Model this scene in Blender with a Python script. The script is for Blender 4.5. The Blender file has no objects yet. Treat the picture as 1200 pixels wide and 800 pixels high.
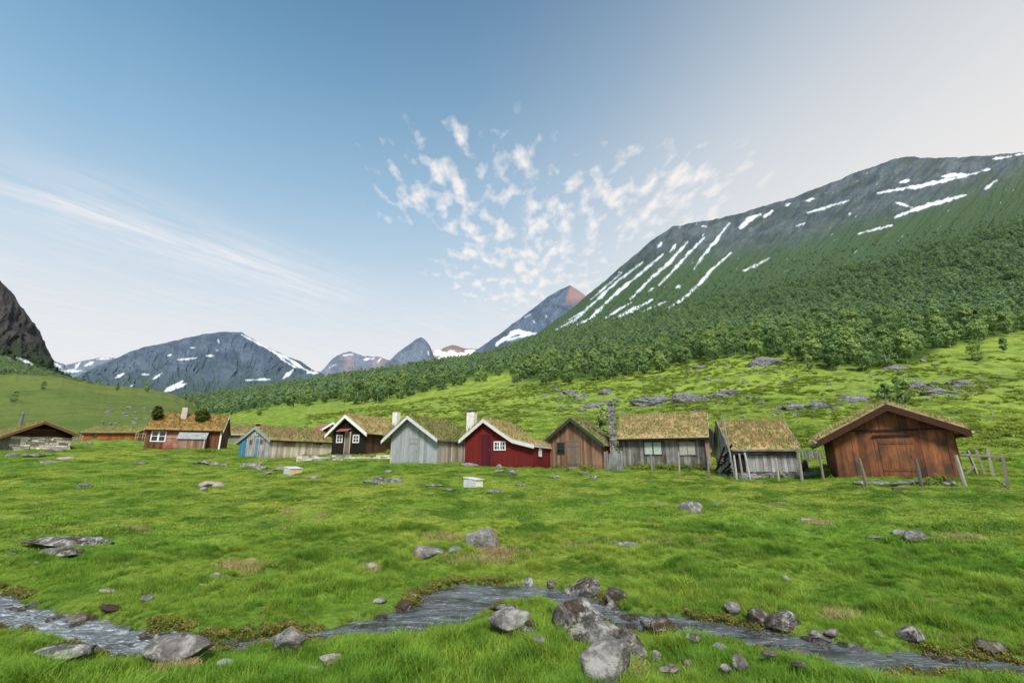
import bpy, bmesh, math, random
import numpy as np
from mathutils import Matrix, Vector
random.seed(7); rng = np.random.default_rng(7)
R = math.radians
SC = bpy.context.scene
COL = SC.collection
F = 533.33; TH = math.atan(0.2663); EYE = 1.6
CT, ST = math.cos(TH), math.sin(TH)

# ------------------------------------------------------------------ survey helpers
def row_tan(row): return math.tan(TH - math.atan((row - 400) / F))
def zrow(row, Y): return EYE + Y * row_tan(row)
def pix_ray(px, py):
    a, b = (px - 600) / F, (400 - py) / F
    return np.array([a, CT - b * ST, ST + b * CT])
def P(px, row, Y):
    d = pix_ray(px, row); t = Y / d[1]
    return Vector((d[0] * t, Y, EYE + d[2] * t))
def project(x, y, z):
    dep = y * CT + (z - EYE) * ST
    up = -y * ST + (z - EYE) * CT
    return 600 + F * x / dep, 400 - F * up / dep
def along(A, d, px):
    k = (px - 600) / F
    return (k * (A[1] * CT + (A[2] - EYE) * ST) - A[0]) / (d[0] - k * d[1] * CT)

# ------------------------------------------------------------------ noise
_perm = rng.permutation(512)
_perm = np.concatenate([_perm, _perm, _perm])
_g = rng.uniform(0, 2 * np.pi, 512); _gx, _gy = np.cos(_g), np.sin(_g)
def pn(x, y):
    x = np.asarray(x, float); y = np.asarray(y, float)
    xi = np.floor(x).astype(int); yi = np.floor(y).astype(int)
    xf = x - xi; yf = y - yi; xi &= 511; yi &= 511
    u = xf * xf * xf * (xf * (xf * 6 - 15) + 10); v = yf * yf * yf * (yf * (yf * 6 - 15) + 10)
    def g(ix, iy, dx, dy):
        h = _perm[_perm[ix & 511] + (iy & 511)] & 511
        return _gx[h] * dx + _gy[h] * dy
    a = g(xi, yi, xf, yf); b = g(xi + 1, yi, xf - 1, yf)
    c = g(xi, yi + 1, xf, yf - 1); d = g(xi + 1, yi + 1, xf - 1, yf - 1)
    return (a + (b - a) * u) * (1 - v) + (c + (d - c) * u) * v
def fbm(x, y, o=4, gain=.5):
    s = 0; a = 1; f = 1
    for i in range(o):
        s = s + a * pn(x * f + 17.3 * i, y * f - 9.1 * i); a *= gain; f *= 2.03
    return s
def ridged(x, y, o=4, gain=.5):
    s = 0; a = 1; f = 1
    for i in range(o):
        s = s + a * (0.5 - np.abs(pn(x * f + 7.3 * i, y * f + 3.1 * i)) * 2); a *= gain; f *= 2.1
    return s
def sstep(a, b, x):
    t = np.clip((x - a) / (b - a), 0, 1); return t * t * (3 - 2 * t)

# ------------------------------------------------------------------ terrain
CP = []
def cp(px, row, Y): 
    p = P(px, row, Y); CP.append((p.x, p.y, p.z))
for az in range(-80, 81, 16):
    for r, z in ((1.0, 0.0), (4.0, 0.0), (6.2, .02)):
        CP.append((math.sin(R(az)) * r, math.cos(R(az)) * r, z))
for t in ((-150,529,50),(8,527,46),(79,527,47),(130,521,68),(130,518,84),(170,528,47),(256,528,47),(285,537,42),(388,532,49),(427,534,38),
          (460,541,32),(513,545,30),(545,545,29.5),(626,549,28),(642,550,31),(706,549,30),(728,546,33),(831,550,29),
          (860,560,25),(937,560,24),(984,561,21),(1132,564,18),(1250,567,18),(1450,570,17),
          (60,560,26),(300,565,24),(600,583,16),(900,590,14),(1200,598,13),(-150,570,24),
          (0,512,75),(0,508,120),(0,506,300),(0,500,1000),(-200,512,75),(-200,505,300),(-200,500,1000),
          (120,508,120),(120,506,300),(120,500,1000),(230,514,80),(230,502,130),(230,492,200),(230,468,650),(230,480,1000),
          (350,520,66),(350,492,110),(350,470,190),(350,462,300),(350,450,640),(350,465,1000),
          (480,520,50),(480,488,85),(480,460,170),(480,448,300),(480,434,620),(480,448,1000),
          (600,530,42),(600,500,62),(600,470,95),(600,450,140),(600,430,240),(600,414,520),(600,430,1000),
          (760,528,42),(760,498,58),(760,465,80),(760,438,120),(760,408,200),(760,396,290),(760,420,600),(760,430,1000),
          (900,530,34),(900,505,45),(900,470,62),(900,440,85),(900,418,110),(900,390,180),(900,382,290),(900,410,600),(900,430,1000),
          (1050,535,28),(1050,500,42),(1050,465,58),(1050,430,85),(1050,400,120),(1050,374,190),(1050,366,290),(1050,400,600),(1050,430,1000),
          (1200,535,30),(1200,500,42),(1200,460,60),(1200,425,82),(1200,390,115),(1200,356,190),(1200,346,290),(1200,390,600),(1200,430,1000),
          (1400,535,32),(1400,500,42),(1400,440,70),(1400,370,120),(1400,325,190),(1400,400,600),(1400,430,1000)):
    cp(*t)
CP = np.array(CP)
def feat(x, y):
    r = np.hypot(x, y); return np.stack([np.arctan2(x, y) * 1.6, np.log(r)], -1), r
cf, cr = feat(CP[:, 0], CP[:, 1])
def tps(d2): return 0.5 * d2 * np.log(d2 + 1e-12)
K = tps(((cf[:, None] - cf[None]) ** 2).sum(-1)); n = len(cf)
Pm = np.concatenate([np.ones((n, 1)), cf], 1)
A_ = np.zeros((n + 3, n + 3)); A_[:n, :n] = K + np.eye(n) * 1e-3; A_[:n, n:] = Pm; A_[n:, :n] = Pm.T
sol = np.linalg.solve(A_, np.concatenate([CP[:, 2] / cr, np.zeros(3)]))
GA = np.linspace(R(-85), R(85), 240); GL = np.linspace(math.log(.7), math.log(1000), 240)
gg = np.stack(np.meshgrid(GA * 1.6, GL, indexing='ij'), -1).reshape(-1, 2)
GS = np.concatenate([tps(((q[:, None] - cf[None]) ** 2).sum(-1)) @ sol[:n] for q in np.array_split(gg, 12)]) + sol[n] + gg @ sol[n + 1:]
GS = GS.reshape(240, 240)
def base_h(x, y):
    r = np.hypot(x, y); a = np.clip((np.arctan2(x, y) - GA[0]) / (GA[-1] - GA[0]) * 239, 0, 238.999)
    l = np.clip((np.log(np.maximum(r, .7)) - GL[0]) / (GL[-1] - GL[0]) * 239, 0, 238.999)
    ai, li = a.astype(int), l.astype(int); fa, fl = a - ai, l - li
    s = (GS[ai, li] * (1 - fa) + GS[ai + 1, li] * fa) * (1 - fl) + (GS[ai, li + 1] * (1 - fa) + GS[ai + 1, li + 1] * fa) * fl
    return s * np.minimum(r, 1000)
# the stream: two banks walked from left to right
WZ = -0.09
def onplane(px, row, z=WZ):
    d = pix_ray(px, row); t = (z - EYE) / d[2]; return (d[0] * t, d[1] * t)
TOP = [(-260,664),(-150,680),(0,697),(60,718),(130,733),(200,746),(260,755),(320,745),(380,737),(430,727),(480,712),(512,692),(545,686),(600,687),(650,692),(700,705),(740,718),(800,722),(850,732),(900,742),(960,752),(1050,765),(1130,775),(1200,782),(1400,798)]
BOT = [(-260,728),(-150,732),(0,738),(50,748),(100,764),(140,774),(200,772),(260,767),(310,759),(370,752),(430,748),(490,742),(540,735),(565,722),(590,708),(640,706),(690,722),(740,742),(790,740),(840,748),(880,758),(940,776),(1000,787),(1100,792),(1200,800),(1400,815)]
POLY = np.array([onplane(*p) for p in TOP] + [onplane(*p) for p in BOT[::-1]])
def sd_poly(x, y, poly=POLY):
    d = np.full(x.shape, 1e9); ins = np.zeros(x.shape, bool); n = len(poly)
    for i in range(n):
        ax, ay = poly[i]; bx, by = poly[(i + 1) % n]
        ex, ey = bx - ax, by - ay
        t = np.clip(((x - ax) * ex + (y - ay) * ey) / (ex * ex + ey * ey), 0, 1)
        d = np.minimum(d, (x - ax - ex * t) ** 2 + (y - ay - ey * t) ** 2)
        c = ((ay > y) != (by > y)) & (x < (bx - ax) * (y - ay) / ((by - ay) if by != ay else 1e-9) + ax)
        ins ^= c
    return np.where(ins, -1, 1) * np.sqrt(d)
def stream_sd(x, y):
    s = np.full(np.shape(x), 9.0); m = np.hypot(x, y) < 16
    if m.any():
        xs, ys = x[m], y[m]
        s[m] = sd_poly(xs, ys) + .17 * fbm(xs * 1.6, ys * 1.6, 2) + .06 * fbm(xs * 6, ys * 6, 2) + .05
    return s
def ground_h(x, y):
    x = np.atleast_1d(np.asarray(x, float)); y = np.atleast_1d(np.asarray(y, float))
    r = np.hypot(x, y); h = base_h(x, y)
    far = sstep(34, 90, r); vfar = sstep(110, 250, r)
    near = 1 - sstep(20, 45, r)
    h = h + (.10 * fbm(x * .45, y * .45, 3) + near * (.14 * fbm(x * 1.7 + 5, y * 1.7, 2) + .03 * fbm(x * 4.5, y * 4.5, 2))) * (1 - far * .7)
    h = h + far * (0.9 * fbm(x * .06, y * .06, 4) + .35 * fbm(x * .35 + y * .1, y * .3, 3) * (1 - vfar * .4)) + vfar * 3 * fbm(x * .012, y * .012, 4)
    sd = stream_sd(x, y)
    bank = sstep(-.02, .16, sd); h = h * (.25 + .75 * sstep(.1, 1.3, sd)) - .03 * (1 - sstep(.1, .9, sd))
    bed = -0.22 + .07 * fbm(x * 3, y * 3, 3)
    return bed + (h - bed) * bank
def raycast(px, row, far=400):
    d = pix_ray(px, row); t = np.exp(np.linspace(math.log(2), math.log(far), 900))
    x, y, z = d[0] * t, d[1] * t, EYE + d[2] * t
    g = ground_h(x, y); k = np.where(z < g)[0]
    k = k[0] if len(k) else 899
    return Vector((x[k], y[k], float(g[k])))

# ------------------------------------------------------------------ materials
def new_mat(name, rough=.9, spec=.2):
    m = bpy.data.materials.new(name); m.use_nodes = True; nt = m.node_tree
    b = nt.nodes['Principled BSDF']; b.inputs['Roughness'].default_value = rough
    b.inputs['Specular IOR Level'].default_value = spec
    return m, nt, b
class N:
    def __init__(s, nt): s.nt = nt
    def n(s, t, **k):
        o = s.nt.nodes.new(t)
        for a, v in k.items(): setattr(o, a, v)
        return o
    def l(s, a, b): s.nt.links.new(a, b)
    def coord(s, kind='Object', scale=(1, 1, 1), rot=(0, 0, 0)):
        if kind == 'World': o = s.n('ShaderNodeNewGeometry').outputs['Position']
        else: o = s.n('ShaderNodeTexCoord').outputs[kind]
        mp = s.n('ShaderNodeMapping'); mp.inputs['Scale'].default_value = scale; mp.inputs['Rotation'].default_value = rot
        s.l(o, mp.inputs['Vector']); return mp.outputs[0]
    def noise(s, vec, scale, detail=4, rough=.55, dist=0):
        t = s.n('ShaderNodeTexNoise'); t.inputs['Scale'].default_value = scale; t.inputs['Detail'].default_value = detail
        t.inputs['Roughness'].default_value = rough; t.inputs['Distortion'].default_value = dist
        if vec is not None: s.l(vec, t.inputs['Vector'])
        return t.outputs['Fac']
    def ramp(s, fac, stops, interp='LINEAR'):
        r = s.n('ShaderNodeValToRGB'); r.color_ramp.interpolation = interp; e = r.color_ramp.elements
        while len(e) < len(stops): e.new(.5)
        for el, (p, c) in zip(e, stops):
            el.position = p; el.color = (*c, 1) if not isinstance(c, (int, float)) else (c, c, c, 1)
        s.l(fac, r.inputs[0]); return r.outputs[0]
    def mix(s, fac, a, b, mode='MIX'):
        m = s.n('ShaderNodeMix', data_type='RGBA', blend_type=mode)
        for v, i in ((fac, 0), (a, 6), (b, 7)):
            if hasattr(v, 'is_linked') or hasattr(v, 'node'): s.l(v, m.inputs[i])
            elif i == 0: m.inputs[0].default_value = v
            else: m.inputs[i].default_value = (*v, 1) if len(v) == 3 else v
        return m.outputs[2]
    def math(s, op, a, b=0, c=None, clamp=False):
        m = s.n('ShaderNodeMath', operation=op, use_clamp=clamp)
        for i, v in enumerate((a, b) if c is None else (a, b, c)):
            if hasattr(v, 'node'): s.l(v, m.inputs[i])
            else: m.inputs[i].default_value = v
        return m.outputs[0]
    def attr(s, name, out='Fac'):
        a = s.n('ShaderNodeAttribute'); a.attribute_name = name; return a.outputs[out]
    def bump(s, h, strength=.5, dist=.02):
        b = s.n('ShaderNodeBump'); b.inputs['Strength'].default_value = strength; b.inputs['Distance'].default_value = dist
        s.l(h, b.inputs['Height']); return b.outputs[0]

def wood(name, a, b, c=None, grain=.9, rough=.85):
    m, nt, bs = new_mat(name, rough); k = N(nt)
    v = k.coord('Object', (9, 9, .9)); v2 = k.coord('Object', (1.3, 1.3, .8)); v3 = k.coord('Object', (40, 40, 2.2))
    f = k.noise(v, 1.6, 5, .6); f2 = k.noise(v2, 1.5, 3)
    col = k.mix(k.ramp(f, [(.3, 0), (.7, 1)]), a, b)
    if c: col = k.mix(k.ramp(f2, [(.42, 0), (.66, 1)]), col, c)
    tone = k.attr('tone')
    col = k.mix(1.0, col, k.ramp(tone, [(0, .4), (1, 1.4)]), 'MULTIPLY')
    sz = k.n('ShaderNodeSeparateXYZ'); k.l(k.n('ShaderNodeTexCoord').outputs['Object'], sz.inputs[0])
    foot_dark = k.ramp(k.math('ADD', sz.outputs[2], k.math('MULTIPLY', f2, .8)), [(.3, .55), (.75, 1.0)]); col = k.mix(.8, col, foot_dark, 'MULTIPLY')  # boards darker towards the bottom, edge broken by noise
    fine = k.noise(v3, 2, 3)
    col = k.mix(grain * .6, col, k.ramp(fine, [(.3, .55), (.7, 1.2)]), 'MULTIPLY')
    k.l(col, bs.inputs['Base Color']); k.l(k.bump(fine, .5, .01), bs.inputs['Normal'])
    return m
def flat(name, col, rough=.7, spec=.3, var=.25, sc=6, metal=0):
    m, nt, bs = new_mat(name, rough, spec); k = N(nt)
    f = k.noise(k.coord('Object'), sc, 5, .6)
    k.l(k.mix(1.0, col, k.ramp(f, [(.25, 1 - var), (.75, 1 + var)]), 'MULTIPLY'), bs.inputs['Base Color'])
    k.l(k.bump(f, .3, .02), bs.inputs['Normal']); bs.inputs['Metallic'].default_value = metal
    return m
def stone(name, a, b, lichen=(.38, .375, .36), orange=.0, moss=0.0, scale=1.0, dark=(.05, .04, .035)):
    m, nt, bs = new_mat(name, .92, .15); k = N(nt)
    v = k.coord('Object')
    oi = k.n('ShaderNodeObjectInfo')
    ad = k.n('ShaderNodeVectorMath', operation='ADD'); k.l(v, ad.inputs[0]); 
    cx = k.n('ShaderNodeCombineXYZ'); r10 = k.math('MULTIPLY', oi.outputs['Random'], 37.0)
    for i in range(3): k.l(r10, cx.inputs[i])
    k.l(cx.outputs[0], ad.inputs[1]); v = ad.outputs[0]
    f = k.noise(v, 3 * scale, 8, .65); f2 = k.noise(v, 7 * scale, 6, .6, .6); f3 = k.noise(v, 2.2 * scale, 4, .6, .4); f4 = k.noise(v, 22 * scale, 4, .7)
    col = k.mix(k.ramp(f, [(.35, 0), (.65, 1)]), a, b)
    col = k.mix(k.ramp(f4, [(.42, 0), (.62, .35)]), col, dark)
    col = k.mix(k.ramp(f2, [(.50, 0), (.62, .8)]), col, lichen); col = k.mix(k.ramp(k.noise(v, 16 * scale, 6, .75, .3), [(.55, 0), (.62, .6)]), col, lichen)
    col = k.mix(k.ramp(k.noise(v, 5 * scale, 6, .7, 1.), [(.60, 0), (.68, .8)]), col, dark)
    if orange: col = k.mix(k.ramp(f3, [(.645 - .12 * orange, 0), (.675 - .12 * orange, .8)]), col, (.42, .20, .05))
    if moss:
        geo = k.n('ShaderNodeNewGeometry'); sx = k.n('ShaderNodeSeparateXYZ'); k.l(v, sx.inputs[0])
        fm = k.noise(v, 3.3 * scale, 5, .7, .5)
        col = k.mix(k.ramp(fm, [(.60 - .1 * moss, 0), (.66 - .1 * moss, .9)]), col, (.055, .036, .022))
    tone = k.attr('tone'); col = k.mix(k.ramp(tone, [(0, 0), (.01, .0)]), col, col)
    k.l(col, bs.inputs['Base Color'])
    k.l(k.bump(k.math('ADD', f, k.math('MULTIPLY', f4, .6)), 1.0, .06), bs.inputs['Normal'])
    return m
def masonry(name, a, b):
    m, nt, bs = new_mat(name, .92, .15); k = N(nt)
    f = k.noise(k.coord('Object'), 7, 6, .65); tone = k.attr('tone')
    col = k.mix(tone, a, b); col = k.mix(.8, col, k.ramp(f, [(.3, .5), (.7, 1.35)]), 'MULTIPLY')
    k.l(col, bs.inputs['Base Color']); k.l(k.bump(f, .6, .03), bs.inputs['Normal']); return m
def turf_mat(name, straw=(.46, .36, .20), olive=(.26, .28, .09), green=(.18, .27, .05), bias=.5, warm=None):
    m, nt, bs = new_mat(name, .95, .05); k = N(nt)
    v = k.coord('Object')
    f = k.noise(v, 1.1, 5, .65, .3); f2 = k.noise(v, 3.5, 6, .7); f3 = k.noise(v, 24, 4, .7)
    col = k.mix(k.ramp(f, [(bias - .10, 0), (bias + .22, .85)]), straw, olive)
    col = k.mix(k.ramp(f2, [(.52, 0), (.66, .85)]), col, green)
    col = k.mix(k.ramp(k.noise(v, 2.3, 5, .7, .5), [(.62, 0), (.76, .6)]), col, (.22, .17, .09))
    col = k.mix(1, col, k.ramp(f3, [(.3, .9), (.7, 1.1)]), 'MULTIPLY')
    k.l(col, bs.inputs['Base Color']); k.l(k.bump(k.math('ADD', f2, f3), .5, .04), bs.inputs['Normal'])
    tr = k.n('ShaderNodeBsdfTranslucent'); k.l(col, tr.inputs[0]); mx = k.n('ShaderNodeMixShader'); mx.inputs[0].default_value = .3
    k.l(bs.outputs[0], mx.inputs[1]); k.l(tr.outputs[0], mx.inputs[2]); k.l(mx.outputs[0], nt.nodes['Material Output'].inputs[0]); return m
def pane_mat():
    m, nt, bs = new_mat('window_glass', .12, .8); bs.inputs['Base Color'].default_value = (.012, .014, .018, 1)
    k = N(nt); k.l(k.bump(k.noise(k.coord('Object'), 3, 2), .1, .02), bs.inputs['Normal']); return m

def grass_color(k, ground=False):
    """meadow colour from the place in the world: lush, yellowish, mossy and straw patches"""
    v = k.coord('World')
    big = k.noise(v, .16, 4, .55, .3); mid = k.noise(v, .75, 5, .6, .2); sm = k.noise(v, 2.6, 5, .65)
    st = k.noise(v, 1.15, 6, .7, .8)
    lush, yel, deep = (.21, .375, .055), (.39, .465, .095), (.095, .215, .028)
    col = k.mix(k.ramp(big, [(.38, 0), (.62, 1)]), lush, yel)
    col = k.mix(k.ramp(mid, [(.44, 0), (.60, .9)]), col, deep)
    sy = k.n('ShaderNodeSeparateXYZ'); k.l(k.coord('World'), sy.inputs[0])
    wet = k.ramp(k.math('DIVIDE', sy.outputs[1], 20), [(.2, .62), (.5, 0)]); col = k.mix(wet, col, (.13, .28, .032))  # painted vignette: grass darkened towards the viewer, no moisture
    col = k.mix(k.ramp(sm, [(.5, 0), (.72, .5)]), col, (.22, .29, .045))
    col = k.mix(k.ramp(st, [(.60, 0), (.72, .7)]), col, (.42, .33, .15))
    return col
def make_grass_mat():
    m, nt, bs = new_mat('grass_blades', .6, .2); k = N(nt)
    col = grass_color(k)
    oi = k.n('ShaderNodeObjectInfo')
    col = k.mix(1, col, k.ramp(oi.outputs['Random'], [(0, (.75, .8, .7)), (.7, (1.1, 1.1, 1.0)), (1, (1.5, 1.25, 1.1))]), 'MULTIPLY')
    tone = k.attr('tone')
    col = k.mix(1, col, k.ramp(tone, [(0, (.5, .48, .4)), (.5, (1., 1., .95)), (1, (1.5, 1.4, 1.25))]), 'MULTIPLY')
    k.l(col, bs.inputs['Base Color'])
    tr = k.n('ShaderNodeBsdfTranslucent'); k.l(col, tr.inputs[0]); mx = k.n('ShaderNodeMixShader'); mx.inputs[0].default_value = .35
    out = nt.nodes['Material Output']; k.l(bs.outputs[0], mx.inputs[1]); k.l(tr.outputs[0], mx.inputs[2]); k.l(mx.outputs[0], out.inputs[0])
    return m
def make_ground_mat():
    m, nt, bs = new_mat('meadow_turf', .95, .05); k = N(nt)
    col = grass_color(k); v = k.coord('World')
    far = k.attr('far'); bed = k.attr('bed'); pth = k.attr('path')
    # open hillside: bright moss and bilberry green broken by heath and peat
    vh = k.coord('World', (1, 1, 2.2))
    h1 = k.noise(vh, .05, 5, .6, .4); h2 = k.noise(vh, .22, 7, .68, .5); h3 = k.noise(vh, .9, 6, .7)
    hill = k.mix(k.ramp(h1, [(.4, 0), (.6, 1)]), (.29, .39, .055), (.21, .30, .06))
    hill = k.mix(k.ramp(h2, [(.47, 0), (.60, .85)]), hill, (.11, .165, .03))
    hill = k.mix(k.ramp(h3, [(.52, 0), (.66, .7)]), hill, (.07, .10, .028))
    hill = k.mix(k.ramp(k.noise(vh, .5, 6, .75, .8), [(.64, 0), (.70, .7)]), hill, (.24, .23, .21))
    nearc = k.mix(1, col, (.74, .74, .70), 'MULTIPLY')
    col = k.mix(far, nearc, hill)
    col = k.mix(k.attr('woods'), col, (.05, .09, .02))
    fine = k.noise(v, 9, 5, .7)
    gr = k.mix(k.ramp(k.noise(v, 6, 6, .7), [(.35, 0), (.65, 1)]), (.035, .03, .025), (.11, .10, .085))
    col = k.mix(bed, col, gr)
    col = k.mix(k.math('MULTIPLY', pth, .8), col, (.32, .29, .2))
    col = k.mix(.7, col, k.ramp(fine, [(.3, .6), (.7, 1.35)]), 'MULTIPLY')
    k.l(col, bs.inputs['Base Color'])
    hb = k.math('ADD', k.noise(v, 14, 4, .7), k.math('MULTIPLY', h3, 3.0))
    k.l(k.bump(hb, .8, .12), bs.inputs['Normal']); return m
def make_mountain_mat(name, rockA, rockB, greenc, snowc=(.70, .75, .82), alpenglow=None, gull=1.0, snow_noise=6.0, speckle=0.0):  # bluish rock colours of the far mountains carry painted distance haze
    m, nt, bs = new_mat(name, .9, .15); k = N(nt)
    a = k.n('ShaderNodeAttribute'); a.attribute_name = 'suv'; suv = a.outputs['Vector']
    def mp(sc):
        q = k.n('ShaderNodeMapping'); q.inputs['Scale'].default_value = sc; k.l(suv, q.inputs[0]); return q.outputs[0]
    g1 = k.noise(mp((1, .25, 1)), 14, 8, .68, .3); g2 = k.noise(mp((1, .5, 1)), 45, 6, .7); g3 = k.noise(mp((1, .8, 1)), 4, 8, .68, .8)
    rock = k.mix(k.ramp(g1, [(.36, 0), (.62, 1)]), rockA, rockB)
    rock = k.mix(.8 * gull, rock, k.ramp(g2, [(.3, .55), (.7, 1.4)]), 'MULTIPLY')
    gn = k.math('ADD', k.attr('green'), k.math('MULTIPLY', k.math('SUBTRACT', k.math('ADD', k.math('MULTIPLY', g1, .6), k.math('MULTIPLY', g3, .4)), .5), 2.2))
    gmask = k.ramp(gn, [(.15, 0), (.85, 1)])
    g4 = k.noise(mp((1, 1.3, 1)), 38, 6, .7); gc = k.mix(k.ramp(g4, [(.4, 0), (.6, 1)]), tuple(c * .85 for c in greenc), tuple(c * .5 for c in greenc))
    rock = k.mix(k.ramp(g3, [(.42, 0), (.60, .6)]), rock, tuple(c * .5 for c in rockA))
    gc = k.mix(k.ramp(g3, [(.45, 0), (.7, .8)]), gc, tuple(c * q for c, q in zip(greenc, (.6, .75, .9))))
    col = k.mix(gmask, rock, gc)
    if alpenglow: col = k.mix(k.attr('warm'), col, alpenglow)  # evening sunlight on the peaks, painted into the rock colour
    sd = k.math('ADD', k.attr('snow'), k.math('MULTIPLY', k.math('SUBTRACT', k.noise(mp((1, .45, 1)), 30, 7, .75, .2), .5), snow_noise * 1.0))
    smask = k.ramp(k.math('MULTIPLY_ADD', sd, -.34, .38), [(.16, 0), (.42, .4), (.85, 1)])
    col = k.mix(smask, col, snowc)
    if speckle:
        sp = k.ramp(k.noise(mp((1, .22, 1)), 20, 6, .68), [(.735 - speckle * .1, 0), (.76 - speckle * .1, .85)])
        col = k.mix(k.math('MULTIPLY', sp, k.attr('alt')), col, snowc)
    k.l(col, bs.inputs['Base Color'])
    k.l(k.bump(k.math('ADD', g1, k.math('MULTIPLY', g2, .5)), .7, 6.0), bs.inputs['Normal'])
    return m

M = {}
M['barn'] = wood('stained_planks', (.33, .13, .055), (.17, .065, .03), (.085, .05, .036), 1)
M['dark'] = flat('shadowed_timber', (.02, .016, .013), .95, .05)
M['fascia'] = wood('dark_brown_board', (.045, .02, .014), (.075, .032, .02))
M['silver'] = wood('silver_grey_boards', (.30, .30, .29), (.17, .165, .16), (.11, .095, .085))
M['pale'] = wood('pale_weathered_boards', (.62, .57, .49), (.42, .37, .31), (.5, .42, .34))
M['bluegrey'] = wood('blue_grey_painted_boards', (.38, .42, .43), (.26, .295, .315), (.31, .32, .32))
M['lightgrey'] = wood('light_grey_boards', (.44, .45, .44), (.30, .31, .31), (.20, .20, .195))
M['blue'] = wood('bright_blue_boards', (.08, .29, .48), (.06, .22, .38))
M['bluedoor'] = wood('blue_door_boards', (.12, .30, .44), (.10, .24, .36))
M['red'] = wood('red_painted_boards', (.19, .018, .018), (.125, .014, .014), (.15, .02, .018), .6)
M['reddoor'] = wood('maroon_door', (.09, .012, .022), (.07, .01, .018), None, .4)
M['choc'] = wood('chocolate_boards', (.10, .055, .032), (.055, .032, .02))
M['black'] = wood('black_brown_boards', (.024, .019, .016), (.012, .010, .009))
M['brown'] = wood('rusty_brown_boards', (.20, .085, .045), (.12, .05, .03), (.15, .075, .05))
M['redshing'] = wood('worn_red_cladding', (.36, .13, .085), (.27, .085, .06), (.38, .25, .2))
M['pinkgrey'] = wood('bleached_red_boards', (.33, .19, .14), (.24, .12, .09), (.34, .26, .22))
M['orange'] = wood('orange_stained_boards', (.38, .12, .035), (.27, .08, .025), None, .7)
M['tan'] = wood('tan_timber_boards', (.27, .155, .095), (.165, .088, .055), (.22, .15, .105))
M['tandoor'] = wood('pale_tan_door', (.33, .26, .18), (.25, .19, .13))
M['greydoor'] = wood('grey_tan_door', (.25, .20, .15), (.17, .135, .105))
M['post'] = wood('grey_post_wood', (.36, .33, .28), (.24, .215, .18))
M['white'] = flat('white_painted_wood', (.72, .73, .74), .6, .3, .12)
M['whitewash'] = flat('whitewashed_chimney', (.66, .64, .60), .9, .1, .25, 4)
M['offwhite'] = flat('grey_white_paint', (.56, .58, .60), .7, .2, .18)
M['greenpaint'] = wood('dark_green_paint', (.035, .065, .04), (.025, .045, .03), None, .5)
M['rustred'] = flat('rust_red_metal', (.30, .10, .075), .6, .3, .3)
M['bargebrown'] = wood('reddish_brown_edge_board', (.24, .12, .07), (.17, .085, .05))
M['metal'] = flat('dull_grey_metal', (.16, .17, .18), .5, .5, .3, 5, .3)
M['tin'] = flat('corrugated_sheet', (.38, .40, .41), .55, .4, .35, 3, .2)
M['panelgreen'] = flat('pale_green_curtain', (.38, .45, .39), .9, .1, .2)
M['paneltan'] = flat('faded_grey_curtain', (.36, .35, .31), .9, .1, .25)
M['glass'] = pane_mat()
M['bark'] = flat('birch_bark', (.40, .38, .33), .9, .1, .4, 8)
M['mason'] = masonry('stacked_pale_stones', (.17, .155, .135), (.78, .72, .63))
M['masongrey'] = masonry('stacked_grey_stones', (.10, .10, .10), (.36, .34, .32))
M['turf'] = turf_mat('sod_roof_straw')
M['turfA'] = turf_mat('sod_roof_golden', (.62, .48, .27), (.36, .35, .13), (.20, .30, .06), .47)
M['turfB'] = turf_mat('sod_roof_green', (.40, .34, .17), (.24, .30, .08), (.16, .28, .04), .46)
M['turfO'] = turf_mat('sod_roof_orange', (.46, .29, .11), (.28, .24, .08), (.15, .19, .04), .54)
M['rock'] = stone('lichen_granite', (.075, .072, .072), (.19, .185, .18), orange=0, moss=.75, lichen=(.50, .49, .47))
M['rocko'] = stone('orange_lichen_granite', (.12, .118, .118), (.25, .245, .24), orange=1.0)
M['rockp'] = stone('pale_granite', (.115, .11, .105), (.235, .225, .21))
M['rockg'] = stone('grey_outcrop', (.10, .105, .115), (.20, .205, .22), scale=.5, lichen=(.30, .30, .31))
M['rockd'] = stone('dark_wet_rock', (.06, .05, .045), (.14, .12, .10), lichen=(.3, .28, .24), moss=1)
M['rockr'] = stone('pinkish_stone', (.34, .24, .2), (.5, .42, .38))

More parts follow.
